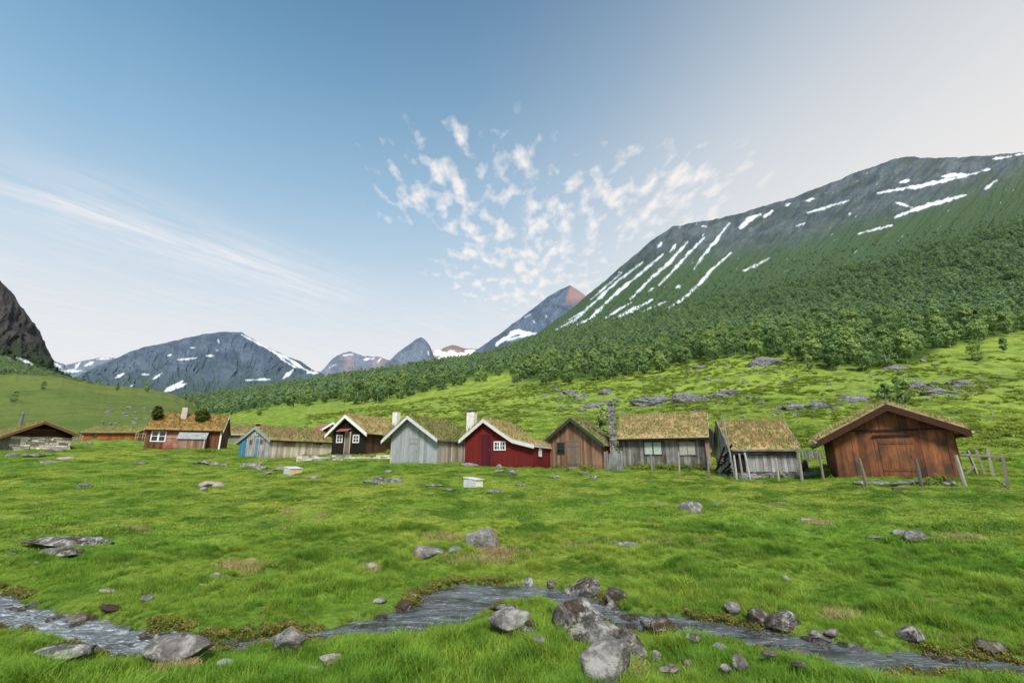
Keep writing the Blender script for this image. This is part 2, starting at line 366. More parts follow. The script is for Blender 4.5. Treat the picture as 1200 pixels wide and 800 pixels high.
# ------------------------------------------------------------------ mesh helper
class MB:
    def __init__(s): s.v = []; s.f = []; s.t = []; s.m = []
    def add(s, vs, fs, tone=.5, mat=0):
        b = len(s.v); s.v += [tuple(q) for q in vs]
        s.t += [tone] * len(vs)
        for f in fs: s.f.append(tuple(i + b for i in f)); s.m.append(mat)
    def hexa(s, c8, tone=.5, mat=0):
        s.add(c8, [(0,3,2,1),(4,5,6,7),(0,1,5,4),(1,2,6,5),(2,3,7,6),(3,0,4,7)], tone, mat)
    def box(s, c, d, tone=.5, mat=0, rot=None):
        hx, hy, hz = d[0] / 2, d[1] / 2, d[2] / 2
        pts = [Vector(p) for p in ((-hx,-hy,-hz),(hx,-hy,-hz),(hx,hy,-hz),(-hx,hy,-hz),(-hx,-hy,hz),(hx,-hy,hz),(hx,hy,hz),(-hx,hy,hz))]
        if rot is not None: pts = [rot @ p for p in pts]
        s.hexa([p + Vector(c) for p in pts], tone, mat)
    def prism(s, poly, ext, tone=.5, mat=0):
        """poly: coplanar points, ext: vector"""
        n = len(poly); e = Vector(ext); a = [Vector(p) for p in poly]
        s.add(a + [p + e for p in a], [tuple(range(n - 1, -1, -1)), tuple(range(n, 2 * n))] + [(i, (i + 1) % n, n + (i + 1) % n, n + i) for i in range(n)], tone, mat)
    def tube(s, pts, rad, seg=7, tone=.5, mat=0, cap=True):
        pts = [Vector(p) for p in pts]; base = len(s.v); vs = []; fs = []
        for i, p in enumerate(pts):
            d = (pts[min(i + 1, len(pts) - 1)] - pts[max(i - 1, 0)]).normalized()
            u = d.orthogonal().normalized() if abs(d.z) < .99 else Vector((1, 0, 0)); u = (u - d * u.dot(d)).normalized(); w = d.cross(u)
            for k in range(seg):
                a = 2 * math.pi * k / seg; vs.append(p + (u * math.cos(a) + w * math.sin(a)) * rad[i])
        for i in range(len(pts) - 1):
            for k in range(seg):
                fs.append((i * seg + k, i * seg + (k + 1) % seg, (i + 1) * seg + (k + 1) % seg, (i + 1) * seg + k))
        if cap: fs += [tuple(range(seg - 1, -1, -1)), tuple((len(pts) - 1) * seg + k for k in range(seg))]
        s.add(vs, fs, tone, mat)
    def build(s, name, mats, parent=None, smooth=False, recalc=True, bevel=0, loc=None):
        me = bpy.data.meshes.new(name); me.from_pydata(s.v, [], s.f)
        if not isinstance(mats, (list, tuple)): mats = [mats]
        for m in mats: me.materials.append(m)
        me.polygons.foreach_set('material_index', s.m)
        at = me.attributes.new('tone', 'FLOAT', 'POINT'); at.data.foreach_set('value', s.t)
        if recalc:
            bm = bmesh.new(); bm.from_mesh(me); bmesh.ops.recalc_face_normals(bm, faces=bm.faces); bm.to_mesh(me); bm.free()
        if smooth: me.polygons.foreach_set('use_smooth', [True] * len(me.polygons))
        o = bpy.data.objects.new(name, me); COL.objects.link(o)
        if parent: o.parent = parent
        if loc is not None: o.location = loc
        if bevel:
            b = o.modifiers.new('bevel', 'BEVEL'); b.width = bevel; b.segments = 2; b.limit_method = 'ANGLE'
        return o
def tag(o, label=None, cat=None, group=None, kind=None):
    if label: o['label'] = label
    if cat: o['category'] = cat
    if group: o['group'] = group
    if kind: o['kind'] = kind
    return o
def thing(name, label, cat, loc=(0, 0, 0), rz=0, group=None):
    o = bpy.data.objects.new(name, None); o.empty_display_size = .3; COL.objects.link(o)
    o.location = loc; o.rotation_euler = (0, 0, rz); return tag(o, label, cat, group)
def mesh_np(name, v, f, mats, attrs=None, smooth=True, vattrs=None):
    me = bpy.data.meshes.new(name); me.vertices.add(len(v)); me.vertices.foreach_set('co', np.asarray(v, np.float32).ravel())
    f = np.asarray(f, np.int32); nf, k = f.shape
    me.loops.add(nf * k); me.loops.foreach_set('vertex_index', f.ravel())
    me.polygons.add(nf); me.polygons.foreach_set('loop_start', np.arange(0, nf * k, k, dtype=np.int32))
    me.polygons.foreach_set('use_smooth', np.full(nf, smooth))
    me.update(calc_edges=True)
    for kx, a in (attrs or {}).items():
        at = me.attributes.new(kx, 'FLOAT', 'POINT'); at.data.foreach_set('value', np.asarray(a, np.float32).ravel())
    for kx, a in (vattrs or {}).items():
        at = me.attributes.new(kx, 'FLOAT_VECTOR', 'POINT'); at.data.foreach_set('vector', np.asarray(a, np.float32).ravel())
    me.materials.append(mats); o = bpy.data.objects.new(name, me); COL.objects.link(o); return o
def grid_faces(nx, ny):
    i = np.arange(nx - 1)[:, None] * ny + np.arange(ny - 1)[None]
    return np.stack([i, i + ny, i + ny + 1, i + 1], -1).reshape(-1, 4)

# ------------------------------------------------------------------ forest region (plan of where the wood stands)
FOREST = np.array([(205,458),(267,448),(333,441),(400,433),(500,418),(557,406),(617,394),(750,372),(860,350),(960,325),(1100,285),(1200,258),(1420,200),
                   (1420,372),(1200,388),(1150,398),(1103,407),(1070,427),(1007,430),(949,425),(920,414),(890,414),(813,421),(741,438),(680,445),(607,447),(600,433),(537,447),(493,458),(430,466),(350,470),(263,482),(230,478)], float)
def in_forest(x, y, z, pad=0):
    px, py = project(x, y, z); return sd_poly(px, py, FOREST) < pad

# ------------------------------------------------------------------ ground sheet
az = np.linspace(R(-78), R(78), 1000); lr = np.concatenate([np.exp(np.linspace(math.log(1.2), math.log(1000), 690)), [1300, 2000, 3500]])
AZ, RR = np.meshgrid(az, lr, indexing='ij'); X = np.sin(AZ) * RR; Yg = np.cos(AZ) * RR
Z = ground_h(X.ravel(), Yg.ravel())
sdv = stream_sd(X.ravel(), Yg.ravel())
pxx, pyy = project(X.ravel(), np.maximum(Yg.ravel(), .5), Z)
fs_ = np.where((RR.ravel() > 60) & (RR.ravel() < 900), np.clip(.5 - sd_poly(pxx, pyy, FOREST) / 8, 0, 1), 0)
gm = make_ground_mat()
PATHP = [raycast(a, b) for a, b in ((565, 581), (610, 583), (660, 585), (720, 588), (800, 590), (900, 592), (1000, 590), (1200, 588))]
pd = np.full(Z.shape, 9.); xs, ys = X.ravel(), Yg.ravel()
for p, q in zip(PATHP[:-1], PATHP[1:]):
    ex, ey = q.x - p.x, q.y - p.y; t = np.clip(((xs - p.x) * ex + (ys - p.y) * ey) / (ex * ex + ey * ey), 0, 1)
    pd = np.minimum(pd, np.hypot(xs - p.x - ex * t, ys - p.y - ey * t))
pathm = (1 - sstep(.05, .3, pd)) * sstep(-.1, .25, fbm(xs * .8, ys * .8, 2))
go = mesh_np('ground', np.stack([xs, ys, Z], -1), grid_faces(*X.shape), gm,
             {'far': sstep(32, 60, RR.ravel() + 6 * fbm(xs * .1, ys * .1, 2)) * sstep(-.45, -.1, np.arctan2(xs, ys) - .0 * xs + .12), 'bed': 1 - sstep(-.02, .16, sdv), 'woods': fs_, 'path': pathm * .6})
tag(go, kind='structure')

# water
wxs = np.linspace(-13, 13, 620); wys = np.linspace(3.4, 9.5, 220)
WX, WY = np.meshgrid(wxs, wys, indexing='ij'); fx, fy = WX.ravel(), WY.ravel()
wsd = sd_poly(fx, fy)
rap = sstep(-1.2, -4.0, fx)
wz = WZ + .008 * fbm(fx * 3.2, fy * 5, 3) + (.006 + .022 * rap) * ridged(fx * 3.5 + fy, fy * 6, 3) + .0
keep = wsd < 1.0
gf = grid_faces(*WX.shape); gf = gf[keep[gf].all(1)]
wm, wnt, wb = new_mat('stream_water', .06, .5); k = N(wnt)
wb.inputs['IOR'].default_value = 1.33
v = k.coord('World', (.8, 2.0, 1), (0, 0, R(14)))
n1 = k.noise(v, 6, 7, .7, 1.2); n2 = k.noise(v, 26, 5, .7, .8); n3 = k.noise(v, 2.0, 3, .5)
rp = k.attr('rapid')
fo = k.math('ADD', k.math('ADD', k.math('MULTIPLY', n1, .7), k.math('MULTIPLY', n2, .35)), k.math('MULTIPLY_ADD', rp, .055, -.015))
foam = k.ramp(fo, [(.51, 0), (.60, .22), (.68, .85)])
k.l(k.mix(foam, k.mix(k.ramp(n3, [(.4, 0), (.62, 1)]), (.035, .04, .04), (.12, .14, .155)), (.66, .71, .76)), wb.inputs['Base Color'])  # pale blue-grey patches paint the sky's reflection into the water colour
k.l(k.math('ADD', k.math('MULTIPLY', foam, .5), .07), wb.inputs['Roughness'])
k.l(k.bump(k.math('ADD', n1, k.math('MULTIPLY', n2, .5)), .55, .05), wb.inputs['Normal'])
wo = mesh_np('water', np.stack([fx, fy, wz], -1), gf, wm, {'rapid': rap}); tag(wo, kind='structure')
bm = bmesh.new(); bm.from_mesh(wo.data); bmesh.ops.delete(bm, geom=[q for q in bm.verts if not q.link_faces], context='VERTS'); bm.to_mesh(wo.data); bm.free()

# ------------------------------------------------------------------ mountains
def interp_poly(pts, x):
    pts = sorted(pts); return np.interp(x, [p[0] for p in pts], [p[1] for p in pts])
def smooth1(a, w):
    if w < 1: return a
    k = np.hanning(2 * w + 3)[1:-1]; k /= k.sum(); return np.convolve(np.pad(a, w, mode='edge'), k, 'valid')
def relief(name, levels, mat, x0, x1, nx=300, nv=120, amp=.02, freq=6, snow=(), green=None, warm=None, jag=1.0, back=True, sx=1, gull=1.0, label=None, shear=.25):
    """levels: [(Y, [(px,row)...]) ...] from foot to ridge, as seen from the viewpoint; a smooth face runs through them"""
    px = np.linspace(x0, x1, nx); L = len(levels)
    rows = np.array([smooth1(interp_poly(p, px), sx if i < L - 1 else 0) for i, (Y, p) in enumerate(levels)]); Ys = np.array([l[0] for l in levels], float)
    v = np.linspace(0, L - 1, nv)
    def cr(a, t):   # catmull-rom over levels
        i = np.clip(t.astype(int), 0, L - 2); f = t - i
        g = lambda j: a[np.clip(j, 0, L - 1)]
        p0, p1, p2, p3 = g(i - 1), g(i), g(i + 1), g(i + 2)
        f = f.reshape((-1,) + (1,) * (a.ndim - 1))
        return .5 * (2 * p1 + (p2 - p0) * f + (2 * p0 - 5 * p1 + 4 * p2 - p3) * f * f + (3 * p1 - p0 - 3 * p2 + p3) * f ** 3)
    ROW = np.interp(v, range(L), range(L)); lin = np.array([np.interp(v, range(L), rows[:, i]) for i in range(nx)])  # nx,nv
    YY = np.exp(np.interp(v, range(L), np.log(Ys)))[None].repeat(nx, 0)
    PX = px[:, None].repeat(nv, 1)
    a, b = (PX - 600) / F, (400 - lin) / F
    dy, dz = CT - b * ST, ST + b * CT; t = YY / dy
    Xm, Ym, Zm = a * t, YY.copy(), EYE + dz * t
    vn = v / (L - 1)
    U = (PX + shear * lin) / 100 * freq; V = vn[None].repeat(nx, 0) * freq
    env = np.sin(np.clip(vn, 0, 1) * math.pi) ** .5
    nz = ridged(U * 1.0 + 1.5 * fbm(U * .3, V * .3, 2), V * .35, 5, .55) * gull + .6 * fbm(U * .6, V * .8, 5)
    scale = YY * amp
    Zm = Zm + nz * scale * env[None]
    Ym = Ym + nz * scale * .8 * env[None]
    # ragged crest
    cj = jag * 2.2 * fbm(px / 14, px * 0 + 3.3, 5, .6)
    Zm += (cj[:, None] * (YY / F) * sstep(.75, 1, vn)[None])
    # back side
    if back:
        nb = 6
        for j in range(1, nb + 1):
            Xm = np.concatenate([Xm, Xm[:, -1:] * 1.06], 1); Ym = np.concatenate([Ym, Ym[:, -1:] * 1.06], 1)
            Zm = np.concatenate([Zm, Zm[:, -1:] * (1 - .05 * j)], 1); lin = np.concatenate([lin, lin[:, -1:] + 30], 1)
            PX = np.concatenate([PX, PX[:, -1:]], 1)
    nvt = Xm.shape[1]
    fxp, fyr = project(Xm.ravel(), Ym.ravel(), Zm.ravel())
    sd = np.full(fxp.shape, 30.)
    for st in snow:
        pts, w = st
        if len(pts) == 1: pts = [pts[0], (pts[0][0] + .1, pts[0][1])]
        ns_ = len(pts) - 1
        for i_, ((ax, ay), (bx, by)) in enumerate(zip(pts[:-1], pts[1:])):
            ex, ey = bx - ax, by - ay; t = np.clip(((fxp - ax) * ex + (fyr - ay) * ey) / (ex * ex + ey * ey + 1e-9), 0, 1)
            sd = np.minimum(sd, np.hypot(fxp - ax - ex * t, (fyr - ay - ey * t) * 1.15) - w * (.25 + .24 * np.sin(np.pi * (i_ + t) / ns_)) * (1 + 1.1 * fbm(fxp / 9 + 50, fyr / 9, 3)))
    gr = np.zeros(fxp.shape) if green is None else green(fxp, fyr)
    wa = np.zeros(fxp.shape) if warm is None else warm(fxp, fyr)  # mask for the painted evening glow
    alt = np.tile(np.concatenate([vn, np.ones(nvt - nv)]), nx)
    suv = np.stack([(fxp + shear * fyr) / 100, fyr / 60, fxp * 0], -1)
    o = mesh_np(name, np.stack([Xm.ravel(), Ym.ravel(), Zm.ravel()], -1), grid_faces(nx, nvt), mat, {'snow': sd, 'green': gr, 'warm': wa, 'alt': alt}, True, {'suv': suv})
    tag(o, kind='structure'); return o, (Xm, Ym, Zm)
def z5(pts): return [(620 + x / 2.069, 160 + y / 2.069) for x, y in pts]
def z3(pts): return [(x / 3, 300 + y / 3) for x, y in pts]
def z4(pts): return [(350 + x / 3, 300 + y / 3) for x, y in pts]

big_snow = [(z5(p), w) for p, w in [
    ([(25,492),(110,445),(160,400),(215,350),(275,305)],3.4), ([(80,475),(150,440),(205,385),(260,340),(325,285)],3.8), ([(245,395),(290,350),(340,305),(385,255)],4),
    ([(315,360),(350,325),(385,285),(425,245)],3.2), ([(400,320),(425,285),(455,250),(485,210)],3.4), ([(200,445),(235,428),(300,395)],4.5), ([(185,440),(250,400)],3),
    ([(330,420),(375,392),(425,345),(440,325),(490,282)],3.6), ([(275,425),(330,400)],2.4), ([(512,222),(530,203),(560,188)],6), ([(570,195),(590,180)],4), ([(520,325),(552,312),(583,293)],3),
    ([(675,185),(720,172),(775,155)],3.2), ([(672,156),(690,150)],3.4), ([(622,168),(634,162)],3.4), ([(648,217),(668,210)],2),
    ([(845,137),(900,127),(960,118),(1040,100),(1115,80)],4.6), ([(898,112),(920,106)],5), ([(1000,97),(1060,92)],6), ([(885,197),(925,180),(980,163),(1060,142)],5.5), ([(890,160),(930,172)],3),
    ([(798,236),(880,215)],2.6), ([(1105,128),(1135,105)],3.4), ([(1125,55),(1170,48)],3), ([(312,270),(320,258)],4), ([(342,280),(355,262)],3.4), ([(420,218),(430,218)],4), ([(357,366),(366,362)],3),
    ([(150,395),(225,330)],2), ([(95,445),(140,420)],2.2), ([(290,375),(300,368)],2.6), ([(776,188),(780,186)],3), ([(1180,45),(1220,38)],3)]]
def big_green(x, y):
    line = np.interp(x, [560, 640, 700, 790, 870, 920, 1000, 1060, 1200, 1400], [385, 362, 332, 298, 292, 284, 262, 250, 200, 145])
    return np.clip(.5 + (y - line) / 50, .2, 1.6)
mm = make_mountain_mat('scree_and_heath', (.058, .08, .098), (.125, .15, .165), (.085, .14, .06), gull=1.0, snow_noise=7, speckle=.75)
relief('mountain', [
    (200, [(540,450),(600,438),(650,430),(800,414),(1000,398),(1200,372),(1450,330)]),
    (360, [(540,442),(590,424),(617,412),(750,388),(900,362),(1060,332),(1200,302),(1450,250)]),
    (600, [(540,436),(580,416),(620,404),(700,382),(760,362),(900,322),(1060,287),(1200,245),(1450,170)]),
    (1300, [(540,430),(570,414),(600,403),(620,397),(668,363),(690,344),(717,322),(740,302),(765,281),(787,266),(812,261),(837,257),(870,249),(900,240),(930,231),(958,220),(985,210),(1007,201),(1040,189),(1062,183),(1080,185),(1103,185),(1152,183),(1200,178),(1300,172),(1450,150)])],
    mm, 540, 1430, 1100, 380, amp=.009, freq=5, snow=big_snow, green=big_green, jag=.7, sx=30, shear=.9)[0]
BIGM = None
m2 = make_mountain_mat('far_hazed_rock', (.07, .105, .155), (.12, .155, .21), (.085, .13, .115), snow_noise=4, speckle=0)  # rock shifted to blue to paint in distance haze
mid_snow = [(z3(p), w) for p, w in [([(850,276),(880,292),(930,318),(965,338),(1000,368),(1040,392)],3.4), ([(960,338),(1000,352),(1050,385),(1095,412)],3.6), ([(1080,410),(1115,410)],6),
    ([(625,364),(690,358)],3.2), ([(405,428),(435,413)],3.4), ([(500,415),(525,417)],2.2), ([(540,430),(570,410)],3.6), ([(580,475),(610,462),(640,440)],6), ([(610,465),(655,448)],3.5), ([(725,350),(752,350)],2.6),
    ([(668,322),(688,323)],2), ([(590,350),(602,346)],2.4), ([(458,458),(475,448)],2), ([(865,436),(950,433)],3), ([(995,430),(1030,400)],4), ([(767,292),(770,305)],1.6), ([(760,330),(765,331)],1.4)]]
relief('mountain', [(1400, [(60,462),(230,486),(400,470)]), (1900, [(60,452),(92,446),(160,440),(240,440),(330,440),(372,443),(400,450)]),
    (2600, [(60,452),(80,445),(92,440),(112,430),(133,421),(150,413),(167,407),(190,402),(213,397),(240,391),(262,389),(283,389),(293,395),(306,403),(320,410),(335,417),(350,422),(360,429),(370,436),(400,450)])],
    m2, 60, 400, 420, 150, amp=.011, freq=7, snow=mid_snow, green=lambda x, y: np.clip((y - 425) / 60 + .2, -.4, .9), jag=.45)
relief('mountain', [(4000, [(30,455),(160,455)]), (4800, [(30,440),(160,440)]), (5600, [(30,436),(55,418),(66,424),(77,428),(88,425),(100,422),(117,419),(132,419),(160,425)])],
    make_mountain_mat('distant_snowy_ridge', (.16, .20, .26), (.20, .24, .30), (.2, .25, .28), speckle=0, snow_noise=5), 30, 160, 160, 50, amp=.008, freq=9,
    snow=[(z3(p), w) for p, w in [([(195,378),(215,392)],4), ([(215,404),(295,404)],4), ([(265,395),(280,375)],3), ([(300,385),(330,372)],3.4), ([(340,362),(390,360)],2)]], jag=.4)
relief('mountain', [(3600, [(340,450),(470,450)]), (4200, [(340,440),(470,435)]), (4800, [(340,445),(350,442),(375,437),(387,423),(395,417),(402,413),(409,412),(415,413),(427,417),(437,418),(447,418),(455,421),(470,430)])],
    make_mountain_mat('hazed_alpenglow_ridge', (.14, .18, .25), (.21, .23, .29), (.2, .2, .2), alpenglow=(.40, .26, .21), speckle=0, snow_noise=5), 340, 470, 160, 50, amp=.009, freq=10,
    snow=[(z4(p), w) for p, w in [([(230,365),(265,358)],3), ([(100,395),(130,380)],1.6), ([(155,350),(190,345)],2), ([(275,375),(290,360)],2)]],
    warm=lambda x, y: np.clip(.25 * np.exp(-((x - 408) / 7) ** 2) * (y > 414) + .35 * np.exp(-((x - 444) / 7) ** 2) , 0, 1), jag=.7)  # warm evening light painted on as two spots of the ridge
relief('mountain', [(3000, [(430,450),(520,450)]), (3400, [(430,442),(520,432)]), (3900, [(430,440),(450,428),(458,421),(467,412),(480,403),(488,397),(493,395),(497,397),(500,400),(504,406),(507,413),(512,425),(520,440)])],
    make_mountain_mat('hazed_pyramid_rock', (.11, .15, .205), (.16, .20, .255), (.2, .2, .2), snow_noise=3), 430, 520, 140, 60, amp=.007, freq=12, snow=[(z4([(455,330),(458,350)]), 1.2)], jag=.4)  # blue-grey holds painted haze
relief('mountain', [(4200, [(495,445),(600,445)]), (4800, [(495,432),(600,425)]), (5400, [(495,425),(507,410),(517,409),(524,406),(530,404),(536,405),(543,408),(557,409),(575,409),(600,412)])],
    make_mountain_mat('snowfield_and_brown_rock', (.22, .16, .15), (.30, .22, .2), (.2, .2, .2), snow_noise=3), 495, 600, 140, 60, amp=.004, freq=10,
    snow=[(z4([(470,345),(500,342),(560,348),(620,345),(640,350)]), 9), (z4([(470,335),(500,330)]), 3), (z4([(585,333),(625,333)]), 3.4), (z4([(480,365),(620,365)]), 12)], jag=.4)
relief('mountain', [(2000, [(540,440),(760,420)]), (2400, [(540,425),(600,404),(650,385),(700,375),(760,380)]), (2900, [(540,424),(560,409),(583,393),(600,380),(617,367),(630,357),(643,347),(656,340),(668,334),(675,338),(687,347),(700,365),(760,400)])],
    make_mountain_mat('hazed_alpenglow_peak', (.08, .12, .18), (.13, .165, .22), (.1, .14, .14), alpenglow=(.38, .23, .18), snow_noise=3), 540, 760, 320, 110, amp=.008, freq=9,  # blue base holds painted haze, orange the painted sunlight
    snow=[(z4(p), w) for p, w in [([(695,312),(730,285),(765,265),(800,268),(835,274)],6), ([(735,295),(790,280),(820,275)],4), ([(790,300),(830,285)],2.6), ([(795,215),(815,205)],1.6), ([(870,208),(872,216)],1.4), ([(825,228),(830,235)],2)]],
    warm=lambda x, y: sstep(664, 669, x + (y - 340) * .3) * (1 - sstep(346, 362, y)) * .6, jag=.5)  # sunlit right face of the peak, painted in orange
# left flank: dark cliff, wood band and rounded green hill
relief('mountain', [(420, [(-260,440),(20,446),(62,450),(120,462)]), (520, [(-260,410),(0,405),(30,420),(62,440),(120,458)]), (800, [(-260,240),(-150,262),(-60,296),(0,328),(12,340),(23,357),(34,372),(43,383),(50,398),(55,410),(59,422),(64,432),(80,444),(120,458)])],
    make_mountain_mat('dark_cliff', (.035, .033, .034), (.085, .075, .072), (.045, .075, .02), snow_noise=4), -260, 120, 360, 180, amp=.014, freq=9,
    snow=[([(20,419),(30,423),(38,427)], 3.6), ([(6,420),(12,419)], 1.5), ([(0,361),(2,361)], 1.5)], green=lambda x, y: np.clip(.05 + (y - 385 - x * .3) / 40, .1, 1.6), jag=.9)
def make_hill_mat():
    m, nt, bs = new_mat('grassy_hill', .95, .05); k = N(nt); v = k.coord('World', (1, .8, 2.5))
    f1 = k.noise(v, .03, 5, .6, .4); f2 = k.noise(v, .12, 7, .7, .5); f3 = k.noise(v, .6, 6, .72)
    col = k.mix(k.ramp(f1, [(.35, 0), (.62, 1)]), (.095, .15, .035), (.15, .19, .05))
    col = k.mix(k.ramp(f2, [(.5, 0), (.66, .8)]), col, (.085, .11, .035)); col = k.mix(k.ramp(f3, [(.5, 0), (.7, .7)]), col, (.07, .10, .03))
    col = k.mix(k.ramp(k.noise(v, .3, 5, .7, .6), [(.64, 0), (.72, .7)]), col, (.19, .16, .10))
    k.l(col, bs.inputs['Base Color']); k.l(k.bump(k.math('ADD', f2, f3), .8, .8), bs.inputs['Normal']); return m
hill_mat = make_hill_mat()
HILL = relief('hill', [(86, [(-300,518),(0,518),(120,516),(200,514),(262,518)]), (112, [(-300,500),(0,498),(120,497),(180,498),(230,502),(262,512)]), (170, [(-300,460),(0,470),(67,468),(140,474),(207,484),(245,500),(262,512)]), (260, [(-300,425),(-60,434),(0,438),(67,441),(95,447),(117,451),(140,452),(167,455),(190,458),(207,463),(220,470),(230,477),(245,492),(262,512)])],
    hill_mat, -300, 262, 360, 200, amp=.003, freq=4, green=lambda x, y: .5 + .45 * fbm(x / 28, y / 9, 3), jag=.5, sx=14, gull=.5)[1]
relief('hill', [(300, [(-300,446),(0,448),(70,452),(140,460)]), (380, [(-300,405),(0,421),(30,430),(70,443),(105,451),(140,459)])],
    make_mountain_mat('wooded_lower_slope', (.03, .05, .02), (.04, .065, .025), (.028, .05, .018), gull=.5), -300, 140, 240, 40, amp=.006, freq=12, green=lambda x, y: x * 0 + 1, jag=1.2)

# ------------------------------------------------------------------ scattering of uncountable stuff
def scatter(name, pts, rot, scl, idx, sources, label=None, cat=None):
    me = bpy.data.meshes.new(name); me.vertices.add(len(pts)); me.vertices.foreach_set('co', np.asarray(pts, np.float32).ravel())
    a = me.attributes.new('rt', 'FLOAT_VECTOR', 'POINT'); a.data.foreach_set('vector', np.asarray(rot, np.float32).ravel())
    a = me.attributes.new('sc', 'FLOAT_VECTOR', 'POINT'); a.data.foreach_set('vector', np.asarray(scl, np.float32).ravel())
    a = me.attributes.new('ix', 'INT', 'POINT'); a.data.foreach_set('value', np.asarray(idx, np.int32))
    o = bpy.data.objects.new(name, me); COL.objects.link(o)
    c = bpy.data.collections.new(name + '_kinds')
    for s in sources:
        for cc in list(s.users_collection): cc.objects.unlink(s)
        c.objects.link(s)
    ng = bpy.data.node_groups.new(name + '_nodes', 'GeometryNodeTree')
    ng.interface.new_socket('Geometry', in_out='INPUT', socket_type='NodeSocketGeometry'); ng.interface.new_socket('Geometry', in_out='OUTPUT', socket_type='NodeSocketGeometry')
    gi = ng.nodes.new('NodeGroupInput'); gout = ng.nodes.new('NodeGroupOutput'); ip = ng.nodes.new('GeometryNodeInstanceOnPoints')
    ci = ng.nodes.new('GeometryNodeCollectionInfo'); ci.inputs['Collection'].default_value = c; ci.inputs['Separate Children'].default_value = True; ci.inputs['Reset Children'].default_value = True
    def na(nm, dt):
        q = ng.nodes.new('GeometryNodeInputNamedAttribute'); q.data_type = dt; q.inputs['Name'].default_value = nm; return q.outputs['Attribute']
    e2 = ng.nodes.new('FunctionNodeEulerToRotation')
    L = ng.links.new
    L(gi.outputs[0], ip.inputs['Points']); L(ci.outputs[0], ip.inputs['Instance']); ip.inputs['Pick Instance'].default_value = True
    L(na('ix', 'INT'), ip.inputs['Instance Index']); L(na('rt', 'FLOAT_VECTOR'), e2.inputs[0]); L(e2.outputs[0], ip.inputs['Rotation']); L(na('sc', 'FLOAT_VECTOR'), ip.inputs['Scale'])
    L(ip.outputs[0], gout.inputs[0])
    md = o.modifiers.new('scatter', 'NODES'); md.node_group = ng
    tag(o, label, cat, kind='stuff'); return o

def grass_clump(name, nb, rad, h, w, mat, seg=3, lean=.5, seed=0):
    g = random.Random(seed); mb = MB()
    for i in range(nb):
        a = g.uniform(0, 6.283); rr = rad * math.sqrt(g.random()); bx, by = rr * math.cos(a), rr * math.sin(a)
        hh = h * g.uniform(.45, 1.1); la = g.uniform(0, 6.283); ln = lean * g.uniform(.1, 1.) * hh
        ca, sa = math.cos(la), math.sin(la); wa = la + 1.57 + g.uniform(-.8, .8); wx, wy = math.cos(wa), math.sin(wa); ww = w * g.uniform(.6, 1.2)
        vs = []; tn = []
        for s_ in range(seg + 1):
            t = s_ / seg; c = (bx + ca * ln * t * t, by + sa * ln * t * t, hh * t * (1 - .18 * t)); q = ww * (1 - t * .92) / 2
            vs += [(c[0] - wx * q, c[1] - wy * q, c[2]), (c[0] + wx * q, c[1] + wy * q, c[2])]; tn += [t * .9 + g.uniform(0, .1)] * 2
        b = len(mb.v); mb.v += vs; mb.t += tn
        for s_ in range(seg): mb.f.append((b + 2 * s_, b + 2 * s_ + 1, b + 2 * s_ + 3, b + 2 * s_ + 2)); mb.m.append(0)
    return mb.build(name, mat, recalc=False, smooth=True)
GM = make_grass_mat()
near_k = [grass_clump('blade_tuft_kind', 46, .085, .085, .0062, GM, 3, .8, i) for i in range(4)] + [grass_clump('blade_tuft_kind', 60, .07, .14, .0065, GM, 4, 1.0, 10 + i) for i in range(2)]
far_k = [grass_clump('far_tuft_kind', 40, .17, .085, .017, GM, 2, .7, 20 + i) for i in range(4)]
def sector(nn, r0, r1, a0=-56, a1=56):
    r = np.sqrt(rng.uniform(r0 * r0, r1 * r1, nn)); a = R(a0) + (R(a1) - R(a0)) * rng.random(nn); return np.sin(a) * r, np.cos(a) * r
def put_grass(name, kinds, nn, r0, r1, s0, s1, nk, label, tall=0):
    x, y = sector(nn, r0, r1); sd = stream_sd(x, y)
    hum = fbm(x * 1.7 + 5, y * 1.7, 2); lowg = fbm(x * .9, y * .9, 3)
    k_ = (sd > .06) & ~((lowg < -.42) & (rng.random(nn) < .7)); x, y, hum, sd = x[k_], y[k_], hum[k_], sd[k_]; nn = len(x)
    z = ground_h(x, y) - .012
    s = rng.uniform(s0, s1, nn) * (1 + .8 * np.clip(fbm(x * .6, y * .6, 2), -.7, .9)) * np.interp(np.hypot(x, y), [3, 6, 9], [.85, .85, .70]) * np.clip(.45 + sd * .8, .45, 1)
    rot = np.stack([rng.normal(0, .12, nn), rng.normal(0, .12, nn), rng.uniform(0, 6.28, nn)], -1)
    idx = rng.integers(0, nk, nn)
    if tall: idx = np.where((hum > .12) & (rng.random(nn) < .7), rng.integers(4, 6, nn), rng.integers(0, 4, nn))
    scatter(name, np.stack([x, y, z], -1), rot, np.stack([s, s, s * rng.uniform(.8, 1.25, nn)], -1), idx, kinds, label, 'grass')
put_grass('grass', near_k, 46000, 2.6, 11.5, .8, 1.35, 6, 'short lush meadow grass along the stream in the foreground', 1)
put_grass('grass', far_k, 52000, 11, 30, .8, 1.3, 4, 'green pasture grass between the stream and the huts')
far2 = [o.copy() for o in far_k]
put_grass('grass', far2, 60000, 29, 75, 1.2, 2.0, 4, 'pasture grass around and behind the huts')

